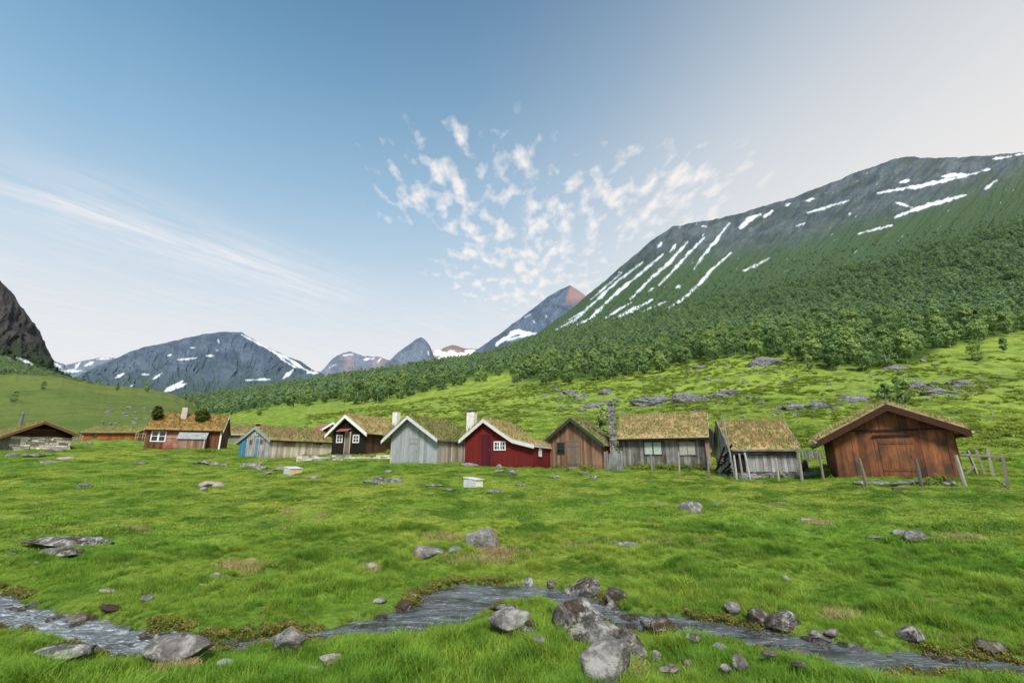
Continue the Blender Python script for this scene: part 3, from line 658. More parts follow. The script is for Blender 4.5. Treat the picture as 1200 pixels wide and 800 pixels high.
# leafy plants
def leaf_mat(name, a, b, tr=.3):
    m, nt, bs = new_mat(name, .6, .2); k = N(nt)
    oi = k.n('ShaderNodeObjectInfo'); tone = k.attr('tone')
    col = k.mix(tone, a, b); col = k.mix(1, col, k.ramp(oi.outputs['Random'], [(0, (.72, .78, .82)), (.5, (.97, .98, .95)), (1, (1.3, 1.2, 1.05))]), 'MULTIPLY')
    k.l(col, bs.inputs['Base Color'])
    t = k.n('ShaderNodeBsdfTranslucent'); k.l(col, t.inputs[0]); mx = k.n('ShaderNodeMixShader'); mx.inputs[0].default_value = tr
    k.l(bs.outputs[0], mx.inputs[1]); k.l(t.outputs[0], mx.inputs[2]); k.l(mx.outputs[0], nt.nodes['Material Output'].inputs[0]); return m
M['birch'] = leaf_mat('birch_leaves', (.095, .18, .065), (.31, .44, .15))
M['birchhaze'] = leaf_mat('hazed_birch_leaves', (.09, .17, .085), (.28, .41, .19))  # bluish leaf colour paints haze onto the distant trees
M['bush'] = leaf_mat('bush_leaves', (.04, .07, .015), (.13, .17, .03))
M['heath'] = leaf_mat('heath_leaves', (.07, .11, .018), (.27, .36, .05))
def crown_mesh(g, H, W, z0, nclump, nleaf, ls, power=1.0):
    mb = MB()
    for c in range(nclump):
        t = g.random() ** .9; zc = z0 + (H - z0) * t
        prof = math.sin(math.pi * min(1, (t * .86 + .12))) ** .75
        a = g.uniform(0, 6.283); rr = W / 2 * prof * math.sqrt(g.uniform(.15, 1.0))
        cx, cy = rr * math.cos(a), rr * math.sin(a); cs = W * g.uniform(.10, .2) * power
        toplit_t = .12 + .25 * (rr / (W / 2 + 1e-6)) * g.uniform(.4, 1.2) + .5 * t  # top light painted in: leaves lighter towards crown top and rim
        for l in range(nleaf):
            d = Vector((g.gauss(0, 1), g.gauss(0, 1), g.gauss(0, .8))); d = d.normalized() * cs * g.random() ** .4
            p = Vector((cx, cy, zc)) + d; s_ = ls * g.uniform(.6, 1.25)
            nrm = (Vector((cx, cy, (zc - (z0 + H) / 2) * .6)).normalized() * .8 + d.normalized() * .7 + Vector((g.gauss(0, .6), g.gauss(0, .6), g.gauss(.3, .6)))).normalized()
            u = nrm.orthogonal().normalized(); u = Matrix.Rotation(g.uniform(0, 6.28), 3, nrm) @ u; w = nrm.cross(u)
            mb.add([p - u * s_ * .5, p + w * s_ * .36, p + u * s_ * .5, p - w * s_ * .36], [(0, 1, 2, 3)], min(1, max(0, toplit_t + g.gauss(0, .12) + .28 * d.z / (cs + 1e-6))))  # upper side of each clump painted lighter, as if lit from above
    return mb
def trunk_mesh(g, H, r0):
    mb = MB(); lean = (g.uniform(-.25, .25), g.uniform(-.25, .25))
    pts = [(lean[0] * t * t, lean[1] * t * t, H * .9 * t - .15) for t in (0, .25, .5, .75, 1)]
    mb.tube(pts, [r0, r0 * .8, r0 * .6, r0 * .4, r0 * .15], 6)
    for i in range(7):
        t = g.uniform(.3, .85); a = g.uniform(0, 6.28); l = H * .28 * (1.1 - t); p = Vector((lean[0] * t * t, lean[1] * t * t, H * .9 * t - .15))
        mb.tube([p, p + Vector((math.cos(a) * l * .5, math.sin(a) * l * .5, l * .35)), p + Vector((math.cos(a) * l, math.sin(a) * l, l * .9))], [r0 * .4, r0 * .25, r0 * .08], 5)
    return mb
TREES = []
for i in range(8):
    g = random.Random(100 + i); H = g.uniform(4.2, 6.8); W = g.uniform(2.3, 3.8)
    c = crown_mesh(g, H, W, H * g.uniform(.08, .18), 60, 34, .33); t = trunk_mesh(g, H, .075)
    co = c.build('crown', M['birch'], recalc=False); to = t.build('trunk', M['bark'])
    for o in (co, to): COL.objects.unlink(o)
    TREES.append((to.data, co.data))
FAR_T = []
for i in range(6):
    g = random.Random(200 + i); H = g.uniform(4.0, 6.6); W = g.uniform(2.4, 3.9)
    FAR_T.append(crown_mesh(g, H, W, H * .12, 34, 22, .42).build('birch_kind', M['birchhaze'], recalc=False))
def place_tree(x, y, z, s, label, group=None, kind=None, cat='tree', name='birch_tree'):
    k_ = random.randrange(8) if kind is None else kind
    t = thing(name, label, cat, (x, y, z), random.uniform(0, 6.28), group); t.scale = (s, s, s * random.uniform(.9, 1.12))
    for nm, d in zip(('trunk', 'crown'), TREES[k_]):
        o = bpy.data.objects.new(nm, d); COL.objects.link(o); o.parent = t
    return t

# surface of the mountain for trees: rebuild from the same survey, cheaply
from mathutils.bvhtree import BVHTree
def bvh_of(o):
    me = o.data; nv_ = len(me.vertices); co = np.empty(nv_ * 3, np.float32); me.vertices.foreach_get('co', co)
    nl = len(me.loops); li = np.empty(nl, np.int32); me.loops.foreach_get('vertex_index', li)
    return BVHTree.FromPolygons(co.reshape(-1, 3).tolist(), li.reshape(-1, 4).tolist())
bigo = [o for o in COL.objects if o.name == 'mountain'][0]
BV = bvh_of(bigo)
nt_ = 70000
r = np.exp(rng.uniform(math.log(75), math.log(900), nt_)) ; 
keep = rng.random(nt_) < np.clip((r / 900) ** 1.25 * 3.2 * 1.0, 0, 1)
a = rng.uniform(R(-42), R(56), nt_); x, y = (np.sin(a) * r)[keep], (np.cos(a) * r)[keep]
z = ground_h(x, y); r = r[keep]
zm = np.full(len(x), -1e9)
cand = np.where((r > 190) & (np.arctan2(x, y) > R(-8)))[0]
for i in cand:
    h = BV.ray_cast(Vector((x[i], y[i], 3000)), Vector((0, 0, -1)))
    if h[0] is not None: zm[i] = h[0].z
z = np.maximum(z, zm)
px_, py_ = project(x, y, z); sdf = sd_poly(px_, py_, FOREST)
clump = fbm(x * .03, y * .03, 3)
prob = np.clip(.5 - sdf / 16, 0, 1) * np.clip(.85 + clump * 2.2, .12, 1)
# open woodland above and below the closed edge
upper = np.interp(px_, [560, 750, 960, 1200, 1420], [400, 372, 325, 258, 190])
prob = np.maximum(prob, np.where((px_ > 640) & (py_ < upper + 4) & (py_ > upper - 45), .28 * np.clip(1 - (upper - py_) / 45, 0, 1), 0))
ok = (rng.random(len(x)) < prob) & (px_ > 150)
x, y, z, px_, py_ = x[ok], y[ok], z[ok], px_[ok], py_[ok]; dist = np.hypot(x, y)
# thin out: no trees closer than about 2.2 m in the near part
order = np.argsort(dist / (1 + 0 * dist)); near_ids = []
vis = (px_ > -5) & (px_ < 1205)
grid = {}
sel = []
for i in order:
    cs = 2.6; key = (int(x[i] // cs), int(y[i] // cs))
    if any((key[0] + dx, key[1] + dy) in grid for dx in (-1, 0, 1) for dy in (-1, 0, 1)) and dist[i] < 260: continue
    grid[key] = 1; sel.append(i)
sel = np.array(sel); print('trees', len(sel))
indiv = [i for i in sel if vis[i]][:300]; rest = np.array(sorted(set(sel.tolist()) - set(indiv)))
for i in indiv:
    place_tree(x[i], y[i], z[i], random.uniform(.85, 1.35), 'green birch at the near lower edge of the dense forest', 'birches along the lower edge of the forest')
nn = len(rest); s = rng.uniform(.55, 1.4, nn) * np.where(dist[rest] > 420, 1.15, 1)
s *= np.where(py_[rest] < np.interp(px_[rest], [560, 750, 960, 1200, 1420], [400, 372, 325, 258, 190]), .6, 1)
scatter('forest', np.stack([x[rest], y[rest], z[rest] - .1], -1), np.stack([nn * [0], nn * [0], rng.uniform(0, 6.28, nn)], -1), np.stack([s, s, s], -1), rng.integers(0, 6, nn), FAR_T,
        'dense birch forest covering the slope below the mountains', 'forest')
# wood band on the left flank
lx, ly = [], []
xs_ = rng.uniform(-5, 118, 2600); vv = rng.random(2600)
pts = []
for u, v_ in zip(xs_, vv):
    top = np.interp(u, [-5, 0, 30, 70, 105, 118], [420, 421, 430, 443, 451, 454]); 
    p = P(u, top + v_ * 18, 380 - 80 * v_); pts.append(p)
nn = len(pts); s = rng.uniform(.7, 1.2, nn)
scatter('forest', np.array([tuple(p) for p in pts]) - np.array([0, 0, 2.]), np.stack([nn * [0], nn * [0], rng.uniform(0, 6.28, nn)], -1), np.stack([s, s, s], -1), rng.integers(0, 6, nn), [o.copy() for o in FAR_T],
        'dark wood band below the cliff beyond the left hill', 'forest')

# lone trees and bushes on the open hillside
for px0, row, s, lab in ((303,487,1.0,'small lone birch on the slope behind the blue hut'), (355,472,.8,'lone birch just below the forest above the long wing'), (398,470,1.2,'round birch standing close left of a taller dark birch below the forest'),
                         (407,471,1.35,'tall dark birch standing close right of a rounder birch below the forest'), (430,471,1.0,'slim birch apart from the forest edge above the dark hut'),
                         (1146,424,1.15,'single rounded birch on the bright slope at the far right'), (1179,414,.9,'small birch on the bright slope at the right edge'),
                         (949,436,1.0,'small birch with bright crown below the forest edge'), (1022,432,.8,'stunted birch left of the dark gully on the slope'),
                         (172,462,.0,'')):
    if s == 0: continue
    p = raycast(px0, row); place_tree(p.x, p.y, p.z - .05, s * .62, lab)
hv = bvh_of([o for o in COL.objects if o.name == 'hill'][0])
for px0, row, s, lab in ((171,458,1.2,'round dark bush on the crest of the left hill'), (15,470,1.0,'small dark bush low on the left hill'), (50,455,.8,'tiny dark bush high on the left hill'), (137,456,.8,'small bush left of the crest bush on the left hill')):
    d = Vector(pix_ray(px0, row + 1.5)).normalized(); h = hv.ray_cast(Vector((0, 0, EYE)), d)
    if h[0] is None: continue
    place_tree(h[0].x, h[0].y, h[0].z - .3, s * .75, lab)
# heath tussocks over the hillside
hk = []
for i in range(5):
    g = random.Random(300 + i); hk.append(crown_mesh(g, .42, 1.3, .0, 16, 12, .16, 1.2).build('heath_kind', M['heath'], recalc=False))
xh, yh = sector(30000, 38, 130, -24, 56); zh = ground_h(xh, yh); pxh, pyh = project(xh, yh, zh)
okh = (fbm(xh * .09 + 3, yh * .09, 3) + .35 * rng.normal(0, 1, len(xh)) > .30) & (sd_poly(pxh, pyh, FOREST) > -4)
xh, yh, zh = xh[okh], yh[okh], zh[okh]; nn = len(xh); s = rng.uniform(.35, .9, nn)
scatter('undergrowth', np.stack([xh, yh, zh - .05], -1), np.stack([nn * [0], nn * [0], rng.uniform(0, 6.28, nn)], -1), np.stack([s * 1.2, s * 1.2, s * .8], -1), rng.integers(0, 5, nn), hk,
        'low heath and bilberry scrub dotting the hillside', 'undergrowth')

# ------------------------------------------------------------------ building kit
class House:
    def __init__(s, name, label, A, Y, row, yaw, side='R', W=None, other=None, back=None, L=None, cat='hut', drop=.0):
        s.yaw = R(yaw); A3 = P(A, row, Y); s.ex = (math.cos(s.yaw), math.sin(s.yaw)); s.ey = (-math.sin(s.yaw), math.cos(s.yaw))
        if W is None: W = abs(along(A3, s.ex, other))
        if L is None: L = abs(along(A3, s.ey, back))
        s.W, s.L = W, L; sg = -1 if side == 'R' else 1
        s.o = Vector((A3.x + sg * s.ex[0] * W / 2, A3.y + sg * s.ex[1] * W / 2, A3.z))
        s.root = thing(name, label, cat, s.o, s.yaw)
        print(f'{label[:40]:40s} W={W:.2f} L={L:.2f} at {s.o.x:.1f},{s.o.y:.1f},{s.o.z:.2f}')
    def loc(s, x, y, z): return (s.o.x + s.ex[0] * x + s.ey[0] * y, s.o.y + s.ex[1] * x + s.ey[1] * y, s.o.z + z)
    def fp(s, px, row, y=0):
        """point of the front plane (offset y) seen at px,row -> local x,z"""
        q = (s.o.x + s.ey[0] * y, s.o.y + s.ey[1] * y, s.o.z); u = along((q[0], q[1], zrow(row, q[1])), s.ex, px)
        for _ in range(4):
            Yp = q[1] + s.ex[1] * u; z = zrow(row, Yp); u = along((q[0], q[1], z), s.ex, px)
        return u, z - s.o.z
    def rp(s, px, row, x=None):
        """point of the right side wall -> local y,z"""
        x = s.W / 2 if x is None else x
        q = (s.o.x + s.ex[0] * x, s.o.y + s.ex[1] * x); v = 0; z = s.o.z + 1
        for _ in range(5):
            v = along((q[0], q[1], z), s.ey, px); z = zrow(row, q[1] + s.ey[1] * v)
        return v, z - s.o.z
    def prof(s, x): return float(np.interp(x, [p[0] for p in s.pr], [p[1] for p in s.pr]))
    def T(s, wall):
        W, L = s.W, s.L
        return {'front': (lambda u, o, z: (u, -o, z)), 'back': (lambda u, o, z: (u, L + o, z)), 'left': (lambda u, o, z: (-W / 2 - o, u, z)), 'right': (lambda u, o, z: (W / 2 + o, u, z))}[wall]
    def boards(s, mb, wall, bw=.16, u0=None, u1=None, z0=-.05, top=None, mat=0, gap=.01, rough=0.0, out=.0, horiz=False, lo=.2, hi=.8):
        T = s.T(wall); fb = wall in ('front', 'back')
        if u0 is None: u0 = -s.W / 2 if fb else 0
        if u1 is None: u1 = s.W / 2 if fb else s.L
        if top is None: top = (lambda u: s.prof(u)) if fb else (lambda u, z=s.prof(s.W / 2 if wall == 'right' else -s.W / 2): z)
        if horiz:
            z = z0; zt = top((u0 + u1) / 2)
            while z < zt:
                h = bw * random.uniform(.85, 1.15); o = out + .02 + random.uniform(0, .012); z1 = min(zt, z + h - gap)
                mb.hexa([T(u0, 0, z), T(u1, 0, z), T(u1, o, z), T(u0, o, z), T(u0, 0, z1), T(u1, 0, z1), T(u1, o * .6, z1), T(u0, o * .6, z1)], random.uniform(lo, hi), mat); z += h
            return
        u = u0
        while u < u1 - .01:
            w = min(bw * random.uniform(.75, 1.3), u1 - u); a, b = u + gap / 2, u + w - gap / 2
            o = out + random.choice((.018, .034)) + random.uniform(0, .01); zb = z0 + random.uniform(-rough, rough)
            ta, tb = top(a), top(b); zl = -rough * random.random() * .6
            mb.hexa([T(a, 0, zb), T(b, 0, zb), T(b, o, zb), T(a, o, zb), T(a, 0, ta + zl), T(b, 0, tb + zl), T(b, o, tb + zl), T(a, o, ta + zl)], random.uniform(lo, hi), mat); u += w
    def core(s, mb, mat=1):
        W = s.W; xs = [-W / 2 + .01] + [p[0] for p in s.pr if -W / 2 < p[0] < W / 2] + [W / 2 - .01]
        poly = [(-W / 2 + .01, 0, -.6), (W / 2 - .01, 0, -.6)] + [(x_, 0, s.prof(x_) - .01) for x_ in reversed(xs)]
        mb.prism([(p[0], .01, p[2]) for p in poly], (0, s.L - .02, 0), .5, mat)
    def roof(s, mat, t=.17, of=.18, ob=.18, tufts=900, name='turf_roof', th=.12, bumps=.035, nx_seg=.16):
        pr = s.pr; pts = []
        tot = sum(math.dist(pr[i], pr[i + 1]) for i in range(len(pr) - 1))
        n_ = max(12, int(tot / nx_seg)); cum = [0]
        for i in range(len(pr) - 1): cum.append(cum[-1] + math.dist(pr[i], pr[i + 1]))
        sx_ = np.interp(np.linspace(0, tot, n_), cum, [p[0] for p in pr]); sz_ = np.interp(np.linspace(0, tot, n_), cum, [p[1] for p in pr])
        ny = max(10, int((s.L + of + ob) / .16)); yy = np.linspace(-of, s.L + ob, ny)
        top = sz_[:, None] + t + bumps * fbm(sx_[:, None] * 3 + s.o.x, yy[None] * 3, 3) + .02 * fbm(sx_[:, None] * 9, yy[None] * 9, 2)
        edge = np.minimum(np.arange(n_), np.arange(n_)[::-1]); top[edge == 0] -= t * .45
        mb = MB(); V = []
        for i in range(n_):
            for j in range(ny): V.append((sx_[i], yy[j], top[i, j]))
        for i in range(n_):
            for j in range(ny): V.append((sx_[i], yy[j], sz_[i]))
        o_ = n_ * ny; fs = []
        for i in range(n_ - 1):
            for j in range(ny - 1):
                q = i * ny + j; fs.append((q, q + ny, q + ny + 1, q + 1)); fs.append((o_ + q, o_ + q + 1, o_ + q + ny + 1, o_ + q + ny))
            fs.append((i * ny, o_ + i * ny, o_ + (i + 1) * ny, (i + 1) * ny)); q = i * ny + ny - 1; fs.append((q, q + ny, o_ + q + ny, o_ + q))
        for j in range(ny - 1):
            fs.append((j, j + 1, o_ + j + 1, o_ + j)); q = (n_ - 1) * ny + j; fs.append((q, o_ + q, o_ + q + 1, q + 1))
        mb.add(V, fs, .5)
        g = random
        for _ in range(tufts):
            i = g.uniform(0, n_ - 1.001); j = g.uniform(0, ny - 1.001); i0, j0 = int(i), int(j)
            c = Vector((sx_[i0] + (sx_[i0 + 1] - sx_[i0]) * (i - i0), yy[j0] + (yy[j0 + 1] - yy[j0]) * (j - j0), top[i0, j0] + (top[i0 + 1, j0] - top[i0, j0]) * (i - i0)))
            for b in range(5):
                a = g.uniform(0, 6.28); h = th * g.uniform(.5, 1.9); lx_, ly_ = math.cos(a) * h * .6, math.sin(a) * h * .6; w = .022
                q = c + Vector((g.uniform(-.07, .07), g.uniform(-.07, .07), -.01))
                mb.add([q + Vector((-ly_, lx_, 0)).normalized() * w, q - Vector((-ly_, lx_, 0)).normalized() * w, q + Vector((lx_, ly_, h))], [(0, 1, 2)], .5)
        return mb.build(name, mat, s.root, recalc=False)
    def barge(s, mat, h=.16, of=.18, d=.04, rise=.06, front=True, name='bargeboard'):
        pr = s.pr; im = max(range(len(pr)), key=lambda i: pr[i][1]); mats = mat
        for seg in (pr[:im + 1], pr[im:]):
            mb = MB()
            for (xa, za), (xb, zb) in zip(seg[:-1], seg[1:]):
                yf = -of - .004 if front else s.L + of + .004; e = -d if front else d
                mb.prism([(xa, yf, za - h + rise), (xb, yf, zb - h + rise), (xb, yf, zb + rise + .05), (xa, yf, za + rise + .05)], (0, e, 0), random.uniform(.35, .7))
            mb.build(name, mats, s.root)
    def eaves(s, mat, of=.18, ob=.18, h=.09, sides='LR', d=.05, name='eave_board'):
        for sd_ in sides:
            x_, z_ = s.pr[0] if sd_ == 'L' else s.pr[-1]; e = -1 if sd_ == 'L' else 1
            mb = MB(); mb.box((x_ + e * d / 2 + e * .004, s.L / 2 + (ob - of) / 2, z_ + h * .25), (d, s.L + of + ob - .02, h), .5); mb.build(name, mat, s.root)
    def window(s, wall, u, z, w, h, cols=2, rows=2, mat=None, split=False, pane=None, fr=.05, label=None):
        T = s.T(wall); mb = MB(); z0, z1, u0, u1 = z - h / 2, z + h / 2, u - w / 2, u + w / 2
        def bar(a, b, c, d, o0=.045, o1=.085): mb.hexa([T(a, o0, c), T(b, o0, c), T(b, o1, c), T(a, o1, c), T(a, o0, d), T(b, o0, d), T(b, o1, d), T(a, o1, d)], .6)
        bar(u0 - fr, u1 + fr, z1, z1 + fr); bar(u0 - fr, u1 + fr, z0 - fr, z0); bar(u0 - fr, u0, z0, z1); bar(u1, u1 + fr, z0, z1)
        for i in range(1, cols):
            q = u0 + w * i / cols; hw = fr * (.8 if split and i == cols // 2 else .3); bar(q - hw, q + hw, z0 + .002, z1 - .002, .046, .08)
        for j in range(1, rows): q = z0 + h * j / rows; bar(u0, u1, q - fr * .25, q + fr * .25, .047, .076)
        wo_ = mb.build('window', mat or M['white'], s.root)
        pb = MB(); pb.hexa([T(u0, .03, z0), T(u1, .03, z0), T(u1, .052, z0), T(u0, .052, z0), T(u0, .03, z1), T(u1, .03, z1), T(u1, .052, z1), T(u0, .052, z1)], .5)
        pb.build('pane', pane or M['glass'], wo_)
        if label: wo_['label'] = label
        return wo_
    def door(s, wall, u, w, z1, mat, z0=0, frame=None, ledges=True, bw=.15, handle=True):
        T = s.T(wall); mb = MB()
        uu = u - w / 2
        while uu < u + w / 2 - .01:
            q = min(bw, u + w / 2 - uu); a, b = uu + .004, uu + q - .004; uu += q
            mb.hexa([T(a, .03, z0), T(b, .03, z0), T(b, .065, z0), T(a, .065, z0), T(a, .03, z1), T(b, .03, z1), T(b, .065, z1), T(a, .065, z1)], random.uniform(.35, .7))
        if ledges:
            for zz in (z0 + .25, z1 - .3):
                mb.hexa([T(u - w / 2 + .03, .064, zz), T(u + w / 2 - .03, .064, zz), T(u + w / 2 - .03, .085, zz), T(u - w / 2 + .03, .085, zz), T(u - w / 2 + .03, .064, zz + .09), T(u + w / 2 - .03, .064, zz + .09), T(u + w / 2 - .03, .085, zz + .09), T(u - w / 2 + .03, .085, zz + .09)], .4)
        d = mb.build('door', mat, s.root)
        if frame:
            fb = MB()
            for a, b, c, e in ((u - w / 2 - .07, u - w / 2, z0, z1), (u + w / 2, u + w / 2 + .07, z0, z1), (u - w / 2 - .1, u + w / 2 + .1, z1, z1 + .08)):
                fb.hexa([T(a, .03, c), T(b, .03, c), T(b, .078, c), T(a, .078, c), T(a, .03, e), T(b, .03, e), T(b, .078, e), T(a, .078, e)], .5)
            fb.build('frame', frame, d)
        if handle:
            hb = MB(); p1 = T(u + w * .36, .075, z0 + (z1 - z0) * .52); p2 = T(u + w * .36, .12, z0 + (z1 - z0) * .52); p3 = T(u + w * .36, .12, z0 + (z1 - z0) * .52 + .12)
            hb.tube([p1, p2, p3], [.012, .012, .01], 6); hb.build('handle', M['metal'], d)
        return d
    def chimney(s, x, y, z0, z1, w, mat, cap=True, d=None, masonry_=False, taper=0):
        d = d or w; mb = MB()
        if masonry_: stack(mb, (x - w / 2, y, 0), (x + w / 2, y, 0), z0, z1, d, .17, .13)
        else:
            a, b = w / 2, w / 2 - taper; e, f_ = d / 2, d / 2 - taper
            mb.hexa([(x - a, y - e, z0), (x + a, y - e, z0), (x + a, y + e, z0), (x - a, y + e, z0), (x - b, y - f_, z1), (x + b, y - f_, z1), (x + b, y + f_, z1), (x - b, y + f_, z1)], .6)
        c = mb.build('chimney', mat, s.root, bevel=.012)
        if cap:
            cb = MB()
            for dx in (-1, 1):
                for dy in (-1, 1): cb.box((x + dx * w * .38, y + dy * d * .38, z1 + .06), (.05, .05, .12), .4)
            cb.box((x, y, z1 + .15), (w * 1.2, d * 1.2, .05), .6); cb.build('cap', M['metal'], c)
        return c
    def footing(s, mat, z0=-.45, z1=0.02, sides=('front', 'right'), name='foundation', th=.12):
        mb = MB()
        for w in sides:
            T = s.T(w); a, b = (-s.W / 2, s.W / 2) if w in ('front', 'back') else (0, s.L)
            stack(mb, T(a, .0, 0), T(b, .0, 0), z0, z1, th, .28, .12)
        return mb.build(name, mat, s.root)
def stack(mb, p0, p1, z0, z1, th, sw=.3, sh=.14, jit=.02, top=None):
    """dry stones laid in courses from p0 to p1"""
    p0, p1 = Vector(p0), Vector(p1); d = p1 - p0; Lh = d.length; d.normalize(); nrm = Vector((d.y, -d.x, 0)); z = z0
    while z < z1 - .02:
        h = min(sh * random.uniform(.7, 1.35), z1 - z); u = -random.random() * .1
        while u < Lh:
            w = sw * random.uniform(.5, 1.6); a, b = max(0, u), min(Lh, u + w)
            if top is not None and z > top((a + b) / 2): u += w; continue
            if b - a > .03:
                j = lambda q=jit: random.uniform(-q, q)
                o = th / 2 + random.uniform(-.02, .03); g = max(.008, h * .07)
                c8 = []
                for zz in (z + g, z + h - g):
                    for (uu, oo) in ((a + g, o), (b - g, o), (b - g, -o), (a + g, -o)):
                        c8.append(p0 + d * (uu + j(min(jit, (b - a) * .2))) + nrm * (oo + j()) + Vector((0, 0, zz + j(jit * .5))))
                mb.hexa(c8, random.random())
            u += w
        z += h

# ------------------------------------------------------------------ the huts, from left to right
# stone cabin
h = House('stone_hut', 'low hut with pale stacked stone walls at the left edge', 8, 46, 529, 60, 'L', other=80, L=7)
ax, az_ = h.fp(50, 495); el = h.fp(8, 509); er = h.fp(80, 509)
h.pr = [(-h.W / 2 - .9, el[1] - .35), (ax, az_), (h.W / 2 + .35, er[1] - .12)]
mb = MB(); wt = min(el[1], er[1]) - .12
stack(mb, (-h.W / 2, 0, 0), (h.W / 2, 0, 0), -.5, wt, .4, .5, .2, .03); sw_ = mb.build('stone_wall', M['mason'], h.root)
mb = MB(); h.boards(mb, 'left', .2, z0=-.3); h.core(mb, 1); h.boards(mb, 'right', .2, z0=-.3); mb.build('wall', [M['silver'], M['dark']], h.root)
mb = MB()
for q in range(4): 
    zq = wt + .1 + q * .2
    if zq < az_ - .15:
        hw = (az_ - zq) / (az_ - el[1] + .01) * h.W / 2 * .9
        mb.tube([(ax - hw, -.05, zq), (ax + hw, -.05, zq)], [.08, .08], 7, random.random())
mb.build('gable_log', M['choc'], h.root)
h.roof(M['turfB'], of=.7, tufts=1400); h.barge(M['bargebrown'], .22, .7); h.eaves(M['bargebrown'], .7)
h.window('front', h.fp(44, 517)[0], h.fp(44, 517)[1], .5, .35, 1, 1, M['choc'])
c = MB(); cx_, cz_ = ax - .9, az_; c.tube([(cx_, 3, cz_ - .6), (cx_, 3, cz_ + .95)], [.15, .13], 10); c.tube([(cx_, 3, cz_ + 1.0), (cx_, 3, cz_ + 1.2)], [.2, .05], 10)
c.build('stovepipe', M['metal'], h.root)
# orange shed
h = House('wooden_hut', 'long low hut with bright orange walls and sod roof', 94, 78, 516.8, -90, 'R', W=4.5, back=160)
e = h.rp(94, 507)[1]; rz_ = zrow(499, h.o.y) - h.o.z
h.pr = [(-h.W / 2 - .3, e - .2), (0, rz_ - .15), (h.W / 2 + .35, e - .12)]
mb = MB(); h.boards(mb, 'right', .3); h.boards(mb, 'front', .3); h.boards(mb, 'back', .3); h.core(mb); mb.build('wall', [M['orange'], M['dark']], h.root)
h.roof(M['turfB'], tufts=1500, th=.16); h.barge(M['choc'], .18, front=False); h.eaves(M['choc'], sides='R', h=.2); h.footing(M['mason'], -.7, .0, ('right',))
u_, z_ = h.rp(112.5, 509.5); h.window('right', u_, z_ - .1, .55, .6, 1, 1, M['brown'])
for q, (pxq, hh) in enumerate(((101.5, .75), (112, .5))):
    c = MB(); u_ = h.rp(pxq, 500)[0]; c.tube([(-.6, u_, rz_ - .4), (-.6, u_, rz_ + hh)], [.17, .17], 8); c.tube([(-.6, u_, rz_ + hh), (-.6, u_, rz_ + hh + .2)], [.3, .12], 8); c.build('stovepipe', M['metal'], h.root)
# brown cabin with two bushes on its roof
h = House('wooden_hut', 'brown hut with two green bushes growing on its sod roof', 168, 46, 528, -67, 'R', W=4.4, back=256)
e = h.rp(168, 503)[1]; rz_ = zrow(484, h.o.y) - h.o.z; HB = h
h.pr = [(-h.W / 2 - .3, e - .15), (0, rz_ - .16), (h.W / 2 + .3, e - .1)]
mb = MB(); ua, ub = h.rp(192, 515)[0], h.rp(208, 515)[0]
h.boards(mb, 'right', .11, 0, ua); h.boards(mb, 'right', .11, ub, h.L); h.boards(mb, 'front', .12); h.boards(mb, 'back', .12); h.core(mb); mb.build('wall', [M['brown'], M['dark']], h.root)
mb = MB(); h.boards(mb, 'right', .17, ua, ub, horiz=True, out=.03); mb.build('cladding', M['redshing'], h.root)['label'] = 'worn red cladding between window and porch'
mb = MB(); mb.box((h.W / 2 + .06, h.L + .0, (e) / 2), (.1, .14, e), .7); mb.build('corner_board', M['white'], h.root)
h.roof(M['turfO'], t=.2, tufts=1700, th=.15); h.barge(M['white'], .14, front=False); h.barge(M['pale'], .14); h.eaves(M['black'], sides='R', h=.14); h.footing(M['mason'], -.5, .06, ('right',), th=.3)
u_, z_ = h.rp(186, 510.8); h.window('right', u_, z_, 1.08, .92, 2, 2, M['white'], split=True, fr=.09)
u_, _ = h.rp(211, 490); h.chimney(.7, u_, rz_ - .9, rz_ + .62, .5, M['pale'], masonry_=False); 
# porch
mb = MB(); pu0, pu1 = h.rp(207.5, 520, h.W / 2 + .8)[0], h.rp(240, 520, h.W / 2 + .8)[0]; po = 1.0; pz = h.rp(207, 514.5, h.W / 2 + 1)[1]; T = h.T('right')
class _S: pass
for side_ in (pu0, pu1 - .05):
    mb.hexa([T(side_, .02, -.2), T(side_ + .05, .02, -.2), T(side_ + .05, po, -.2), T(side_, po, -.2), T(side_, .02, e - .15), T(side_ + .05, .02, e - .15), T(side_ + .05, po, pz), T(side_, po, pz)], .6)
u_ = pu0
while u_ < pu1 - .02:
    w_ = min(.17, pu1 - u_); o_ = po + random.choice((.01, .03))
    mb.hexa([T(u_ + .004, po - .03, -.2), T(u_ + w_ - .004, po - .03, -.2), T(u_ + w_ - .004, o_, -.2), T(u_ + .004, o_, -.2), T(u_ + .004, po - .03, pz), T(u_ + w_ - .004, po - .03, pz), T(u_ + w_ - .004, o_, pz), T(u_ + .004, o_, pz)], random.uniform(.2, .9)); u_ += w_
pw = mb.build('porch', M['pinkgrey'], h.root)
mb = MB(); n_ = 26
for i in range(n_):
    a0, a1 = pu0 - .1 + (pu1 - pu0 + .2) * i / n_, pu0 - .1 + (pu1 - pu0 + .2) * (i + 1) / n_; am = (a0 + a1) / 2
    mb.add([T(a0, .0, e + .0), T(am, .0, e + .05), T(a1, .0, e + .0), T(a0, po + .15, pz + .02), T(am, po + .15, pz + .07), T(a1, po + .15, pz + .02)], [(0, 1, 4, 3), (1, 2, 5, 4)], random.random())
mb.build('porch_roof', M['tin'], pw)
mb = MB(); mb.tube([T(pu1 - .02, po + .05, -.2), T(pu1 - .02, po + .05, pz)], [.045, .045], 6, .9); mb.build('corner_post', M['pale'], pw)
